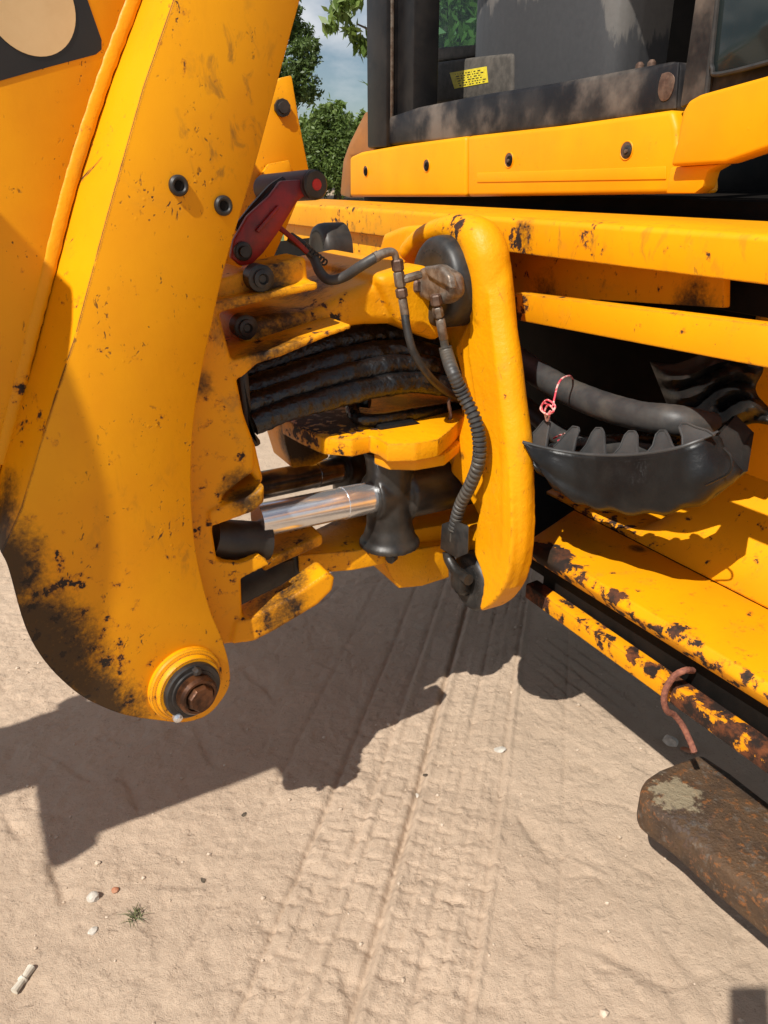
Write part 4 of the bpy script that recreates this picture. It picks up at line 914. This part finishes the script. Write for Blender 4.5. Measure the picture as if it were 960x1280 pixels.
# ------------------------------------------------------------------ stabiliser
st = thing('stabiliser_leg', 'rusty brown stabiliser foot hanging at the lower right corner', 'stabiliser', P_(880, 1050, z=.19))
ftp = TP([(800, 985), (806, 972), (824, 960), (850, 950), (877, 940), (915, 965), (960, 1000), (1060, 1080), (1080, 1230), (960, 1128), (900, 1080), (850, 1035), (818, 1012), (803, 1000)], z=.275)
cen = np.mean(ftp, axis=0)
sc_ = [np.array([*(cen[:2] + (p[:2] - cen[:2]) * 1.0), .19]) for p in ftp]
part('foot', hull_prism(ftp, sc_, .034, 5), 'foot', st)
lg = T(965, 965, z=.27)
part('leg_tube', box(lg[0] + .02, lg[0] + .18, lg[1] - .20, lg[1] + .02, .24, .60, .01), 'dark', st)

# ------------------------------------------------------------------ cab
cab = thing('cab', 'black framed cab with yellow lower skirt seen at the top right', 'cab', (1.45, 2.0, 1.45))
CAa = 1.40
def panel(name, pts, a, depth, mat, bev=.006, parent=None, seg=3, label=None): return part(name, prism(TP(pts, a=a), V * depth, bev, seg), mat, parent or cab, label)
panel('skirt_panel', [(437, 196), (450, 190), (500, 181), (582, 170), (582, 246), (437, 246)], CAa, .07, 'cab', .012)
panel('skirt_panel', [(584, 170), (700, 157), (840, 137), (846, 160), (846, 180), (870, 200), (872, 242), (584, 246)], CAa, .07, 'cab', .012)
panel('skirt_step', [(596, 216), (700, 213), (832, 208), (832, 224), (596, 228)], CAa - .0025, .006, 'cab', .001)
for (x, y, on) in [(457, 214, 0), (533, 207, 0), (636, 200, 1), (783, 188, 2)]:
    cc_ = T(x, y, a=CAa - .001)
    h_ = part('bolt_recess', ring(cc_ + V * .001, -V, .021, .0175, .0022, .001, 24), 'cab', cab)
    part('recess_floor', lathe(cc_, -V, [(0, .0178), (.0006, .0178)], 20), 'rustfit', h_)
    off = np.array([0, -.006, -.002])
    part('bolt_head', lathe(cc_ + off, -V, [(.0005, .0125), (.004, .0125), (.006, .009), (.006, .006), (.003, .004)], 14), 'dark' if on < 2 else 'castblack', h_)
    if on: part('bolt_tip', lathe(cc_ + off, -V, [(.003, .005), (.009, .0045)], 10), 'steel', h_)
wing = TP([(837, 208), (846, 175), (852, 140), (860, 126), (874, 118), (960, 94), (1060, 62), (1060, 150), (960, 185), (905, 204)], a=1.36)
part('wing_panel', prism(wing, V * .05, .008, 3), 'cab', cab)
part('wing_return', prism(TP([(838, 209), (900, 205), (884, 214), (878, 234), (868, 242), (832, 242)], a=1.385), V * .04, .004), 'cab', cab)
# black sill beam and posts
SLa = 1.43
panel('sill_beam', [(466, 184), (464, 156), (482, 147), (520, 134), (600, 118), (700, 102), (790, 85), (840, 76), (850, 80), (846, 140), (700, 160), (560, 176)], SLa, .14, 'blackdirty', .018)
panel('sill_end', [(822, 84), (848, 78), (844, 136), (818, 138)], SLa - .004, .006, 'blackdirty', .002)
panel('rust_patch', smooth2([(827, 92), (836, 90), (843, 97), (841, 112), (835, 124), (826, 126), (822, 115), (824, 101), (827, 92)], 3)[:-1], SLa - .0062, .002, 'rustfit', .001)
for x, y in [(800, 80), (815, 77)]:
    p = T(x, y, a=1.50); part('sill_bolt', lathe(p - Z * .01, Z, [(0, .010), (.008, .010), (.014, .005)], 12), 'rustfit', cab)
def up(x, y, a, zt_): p = T(x, y, a=a); return p, np.array([p[0], p[1], zt_])
# left corner post: straight uprights
pz0 = T(460, 182, a=1.42); pw = (T(484, 182, a=1.42) - pz0)[1]
part('corner_post', box(1.415, 1.475, pz0[1] + pw, pz0[1], pz0[2] - .01, 2.55, .010), 'black', cab)
q0 = T(489, 150, a=1.44); part('post_seal', box(1.432, 1.444, q0[1] - .012, q0[1], q0[2] - .03, 2.55, .003), 'steel', cab)
q1 = T(497, 140, a=1.47); q2 = T(519, 140, a=1.47)
part('door_frame', box(1.46, 1.56, q2[1], q1[1], q1[2] - .06, 2.55, .008), 'black', cab)
panel('inner_post_plate', [(497, 84), (518, 84), (516, 130), (490, 150)], 1.60, .02, 'blackdirty', .003)
# right post leaning with the door line, seal and dark side glass
rp0 = [T(848, 136, a=1.41), T(884, 118, a=1.41)]; rp1 = [T(873, -40, a=1.41), T(906, -40, a=1.41)]
rt = [rp0[0] + (rp1[0] - rp0[0]) * 4, rp0[1] + (rp1[1] - rp0[1]) * 4]
part('door_post', hull_prism([rp0[0], rp0[1], rp0[1] + V * .06, rp0[0] + V * .06], [rt[0], rt[1], rt[1] + V * .06, rt[0] + V * .06], .008), 'blackdirty', cab)
part('door_seal', tube([T(883, 120, a=1.405), T(888, 80, a=1.405), T(898, 0, a=1.405), T(908, -80, a=1.405)], .006, 8), 'rubber', cab)
gp = TP([(896, 92), (891, 86), (892, 70), (901, -20), (1080, -70), (1080, 40), (960, 76), (905, 92)], a=1.40)
gl = part('side_window', prism(gp, V * .006, .002), 'glassdark', cab)
part('window_seal', tube(curve(TP([(901, -60), (897, 0), (890, 72), (891, 86), (898, 93), (960, 78), (1060, 48)], a=1.398), 6), .005, 8), 'rubber', cab)
panel('rocker_plate', [(880, 122), (892, 90), (1060, 42), (1060, 70), (960, 100)], 1.42, .02, 'blackdirty', .003)
# inside
panel('console', [(514, 132), (513, 88), (520, 81), (600, 70), (640, 66), (640, 120)], 1.72, .16, 'dustgrey', .012)
panel('console_rail', [(522, 80), (524, 64), (536, 60), (640, 52), (640, 66)], 1.80, .05, 'dustgrey', .01)
lb = panel('warning_label', [(562, 91), (608, 83), (610, 103), (568, 111)], 1.7185, .0012, 'label', 0)
k_ = Msh()
for r_ in range(6):
    x = 569 + r_ * 1.0; y = 92.3 + r_ * 3.0; 
    while x < 600 + r_:
        l_ = random.uniform(1, 4) if random.random() < .8 else 0.3; k_ += prism(TP([(x, y - (x - 570) * .17), (x + l_, y - (x + l_ - 570) * .17), (x + l_, y + 1.0 - (x + l_ - 570) * .17), (x, y + 1.0 - (x - 570) * .17)], a=1.7175), V * .0006); x += l_ + random.uniform(1, 3.2)
part('label_print', k_, 'ink', lb, kind='stuff')
sc0, sc1 = T(612, 60, a=1.86), T(799, 60, a=1.86); mb = (sc0[1] + sc1[1]) / 2; hb = (sc0[1] - sc1[1]) / 2
sec = [(1.86 - .13 * max(0, math.cos(t)) ** .55, mb + hb * math.copysign(abs(math.sin(t)) ** .8, math.sin(t)), 1.50) for t in np.linspace(-math.pi / 2, math.pi / 2, 22)] + [(2.0, mb + hb * .95, 1.50), (2.0, mb - hb * .95, 1.50)]
part('seat_back', prism(sec, Z * .62, .012, 3), 'seatcloth', cab)
# glass far side and cab shell
fa = 2.75
p0_, p1_ = T(505, 70, a=fa), T(690, 70, a=fa)
part('far_window', box(fa, fa + .006, p1_[1], p0_[1], 1.62, 2.5, .001), 'glass', cab)
part('far_window_frame', box(fa - .02, fa + .05, p1_[1] - .3, p1_[1], 1.5, 2.5, .01), 'black', cab)
part('far_wall', box(fa - .02, fa + .05, 1.2, p0_[1] + .10, 1.42, 1.60, .01), 'black', cab)
part('far_panel', box(fa - .01, fa + .05, 1.0, p1_[1] - .31, 1.60, 2.5, .01), 'dark', cab)
part('cab_floor', box(1.5, 2.75, 1.1, 3.0, 1.40, 1.46, .01), 'dark', cab)
part('roof', box(1.36, 2.9, 1.0, 3.1, 2.55, 2.68, .03), 'black', cab)
lt_ = Msh(); lc_ = T(527, 48, a=1.62)
lt_ += lathe(lc_ - V * .02, V, [(0, .010), (.02, .016), (.04, .012)], 8); lt_ += tube([lc_, lc_ + np.array([0, -.05, -.002])], .004, 8); lt_ += box(lc_[0] - .015, lc_[0] + .01, lc_[1] - .01, lc_[1] + .022, lc_[2] - .03, lc_[2] + .012, .004)
part('window_latch', lt_, 'dustgrey', cab)
single('mudguard', prism(TP([(424, 244), (428, 200), (436, 178), (455, 140), (470, 132), (470, 190), (438, 196), (437, 248)], a=1.45), V * .25, .012), 'fender', 'dull orange brown fender corner left of the cab post', 'fender', P_(430, 244, a=1.45))
br = T(515, 255, a=2.0)
single('support_bracket', box(br[0], br[0] + .04, br[1] - .05, br[1], 1.30, 1.46, .004), 'steel', 'small pale bracket under the cab left end', 'bracket', tuple(br))

# ------------------------------------------------------------------ dipper and bucket folded beyond the left edge
dp = thing('dipper_arm', 'yellow dipper arm folded up beyond the left side of the boom', 'dipper arm', (-.55, 1.3, 1.2))
TS = np.array([-.566, -.297, .7686])
def toward_sun(p, b_): return p + TS * ((p[1] - b_) / .297)
edge_ = [toward_sun(T(x, y, s=BS, b=1.34), 1.06) for x, y in [(125, 880), (142, 800), (152, 720), (150, 650), (138, 590), (120, 530), (98, 470), (75, 420), (40, 350), (0, 280), (-40, 220)]]
edge_ = smooth2([(p[0], p[2]) for p in edge_], 3)
arm_ = [(a_, 1.06, z_) for a_, z_ in edge_] + [(-1.08, 1.06, edge_[-1][1] + .25), (-1.08, 1.06, 1.40), (-.54, 1.06, 1.45)]
part('arm_beam', prism(arm_, U * .50, .01), 'boom', dp)
for a_, z_, r_ in [(-1.10, 1.47, .05), (-1.12, 1.60, .04), (-1.09, 1.85, .06)]: part('shadow_bump_pin', cyl((a_, 1.0, z_), (a_, 1.60, z_), r_, 20, .006), 'washer', dp)  # unseen pins added to roughen the edge of the ground shadow
part('shadow_link_bar', prism([(-.95, 1.31, 1.40), (-2.6, 1.34, 1.42), (-2.6, 1.34, 1.54), (-.95, 1.31, 1.54)], U * .26, .01), 'boom', dp)  # unseen bar added to carry the ground shadow out to the left edge
part('bucket_tooth', prism([(-.60, 1.50, 1.0), (-.48, 1.50, .96), (-.30, 1.50, .98), (-.46, 1.50, 1.08)], U * .07, .006), 'castblack', dp)
# ------------------------------------------------------------------ small things on the ground
def lump(rad, sq=(1, 1, 1), seed=0, sub=2):
    bm = bmesh.new(); bmesh.ops.create_icosphere(bm, subdivisions=sub, radius=1); r_ = np.random.default_rng(seed)
    k1 = r_.normal(size=(7, 3))
    for v in bm.verts:
        d = np.array(v.co); f_ = 1 + .16 * sum(max(0, d @ q_ / np.linalg.norm(q_) - .55) * s_ for q_, s_ in zip(k1, r_.choice([-2.2, 1.4], 7)))
        v.co = Vector(d * f_ * rad * np.array(sq))
    return from_bm(bm)
def gthing(name, ms, mat, px, py, label, cat, dz, rz=0, group=None, angle=25):
    p = world(T(px, py, z=0)); o = bpy.data.objects.new(name, to_mesh(name, ms, (0, 0, 0), True, angle)); COL.objects.link(o); o.data.materials.append(M[mat])
    o.location = (p.x, p.y, ground_z(p.x, p.y) + dz * .45); o.scale = (.82, .82, .82); o.rotation_euler = (0, 0, rz); o['label'] = label; o['category'] = cat
    if group: o['group'] = group
    return o
gthing('pale_stone', lump(.017, (1, .9, .8), 3), 'stone', 118, 1127, 'pale angular stone beside the grass tuft at lower left', 'stone', .010, .4)
gthing('brick_chip', lump(.010, (1.1, .9, .7), 5), 'redstone', 145, 1117, 'small orange brick chip beside the pale stone', 'stone', .005)
bn = Msh(); bn += tube(curve([(0, -.032, 0), (.002, 0, .002), (0, .032, 0)], 5), [.010, .0075, .011], 10)
bn += lump(.012, (1, .8, .9), 8)
bn.v[-162:] = [(x, y - .034, z) for x, y, z in bn.v[-162:]]
gthing('bone', bn, 'bone', 41, 1213, 'pale bone like stick lying at the lower left corner', 'stick', .010, -.25)
gthing('grey_pebble', lump(.010, (.6, 1.4, .7), 12), 'stone', 522, 987, 'pale pointed pebble in the deep wheel rut', 'stone', .006, .2)
gthing('flat_stone', lump(.018, (1.3, .9, .3), 14), 'stone', 625, 937, 'flat pale stone pressed in the sand right of the rut', 'stone', .002, .3)
gthing('chalk_stone', lump(.012, (1.1, .9, .6), 15), 'stone', 117, 1168, 'chalky white stone below the pale angular stone', 'stone', .003, .9)
gthing('grey_rock', lump(.026, (.8, 1.1, .8), 21), 'stone', 838, 928, 'rough grey stone in shade beside the rusty foot', 'stone', .015, .9)
gthing('clay_chip', lump(.020, (1.4, .5, .4), 22), 'redstone', 861, 938, 'pinkish flat chip between the grey stone and rusty foot', 'stone', .006, -.6)
# loose grit, one countless mass
gv_ = Msh()
for i in range(1100):
    x = rng.uniform(-1.3, 1.0); y = rng.uniform(.95, 3.2); r_ = abs(rng.normal()) ** 1.6 * .0013 + .0009
    lm = lump(r_, (1, rng.uniform(.7, 1.2), .8), int(i % 9), 1); zz = ground_z(x, y) + r_ * .35
    gv_.add([(a_ + x, b_ + y, c_ + zz) for a_, b_, c_ in lm.v], lm.f)
me = to_mesh('loose_grit', gv_, (0, 0, 0), True, 25); o = bpy.data.objects.new('loose_grit', me); COL.objects.link(o); me.materials.append(M['grit']); o['kind'] = 'stuff'; o['label'] = 'small pale grit scattered over the sandy ground'; o['category'] = 'grit'
# grass tuft
gt = Msh(); 
for i in range(26):
    an = rng.uniform(0, 6.28); l_ = rng.uniform(.02, .05); r0 = rng.uniform(0, .022); x0, y0 = r0 * math.cos(an * 3), r0 * .6 * math.sin(an * 3); dx, dy = math.cos(an), math.sin(an)
    gt += tube([(x0, y0, 0), (x0 + dx * l_ * .4, y0 + dy * l_ * .4, l_ * .30), (x0 + dx * l_, y0 + dy * l_, l_ * .22)], [.0012, .001, .0003], 4)
gthing('grass_tuft', gt, 'drygrass', 168, 1150, 'tiny green grass tuft on the sand at lower left', 'grass tuft', -.001)
for i, (x, y, lab) in enumerate([(532, 969, 'dark dry leaf scrap right of the boom shadow, in the rut'), (305, 1018, 'dark dry leaf scrap under the boom shadow edge'), (254, 1102, 'dark dry leaf scrap right of the grass tuft')]):
    gthing('leaf_scrap', lump(.009, (1.2, .7, .3), 30 + i), 'bark', x, y, lab, 'leaf', .004, i * 1.1, 'dry leaf scraps on the sand')

# the photographer's phone, right behind the lens: its shadow falls in the lower right corner
ph = bpy.data.objects.new('smartphone', None)
bm_ = box(-.012, .066, -.135, .017, -.0105, -.0025, .002)
me = to_mesh('smartphone', bm_, (0, 0, 0)); ph = bpy.data.objects.new('smartphone', me); COL.objects.link(ph); me.materials.append(M['phone'])
ph.location = Vector((0, 0, CAM_H)); ph.rotation_euler = (R(90) - PITCH + math.pi, 0, math.pi) if False else (R(90) - PITCH, 0, 0)
for v_ in me.vertices: v_.co.z = -v_.co.z
me.flip_normals()
ph['label'] = 'dark slab phone held up behind the viewpoint, casting the corner shadow'; ph['category'] = 'phone'

for o in list(bpy.data.objects):
    if 'org' in o: del o['org']
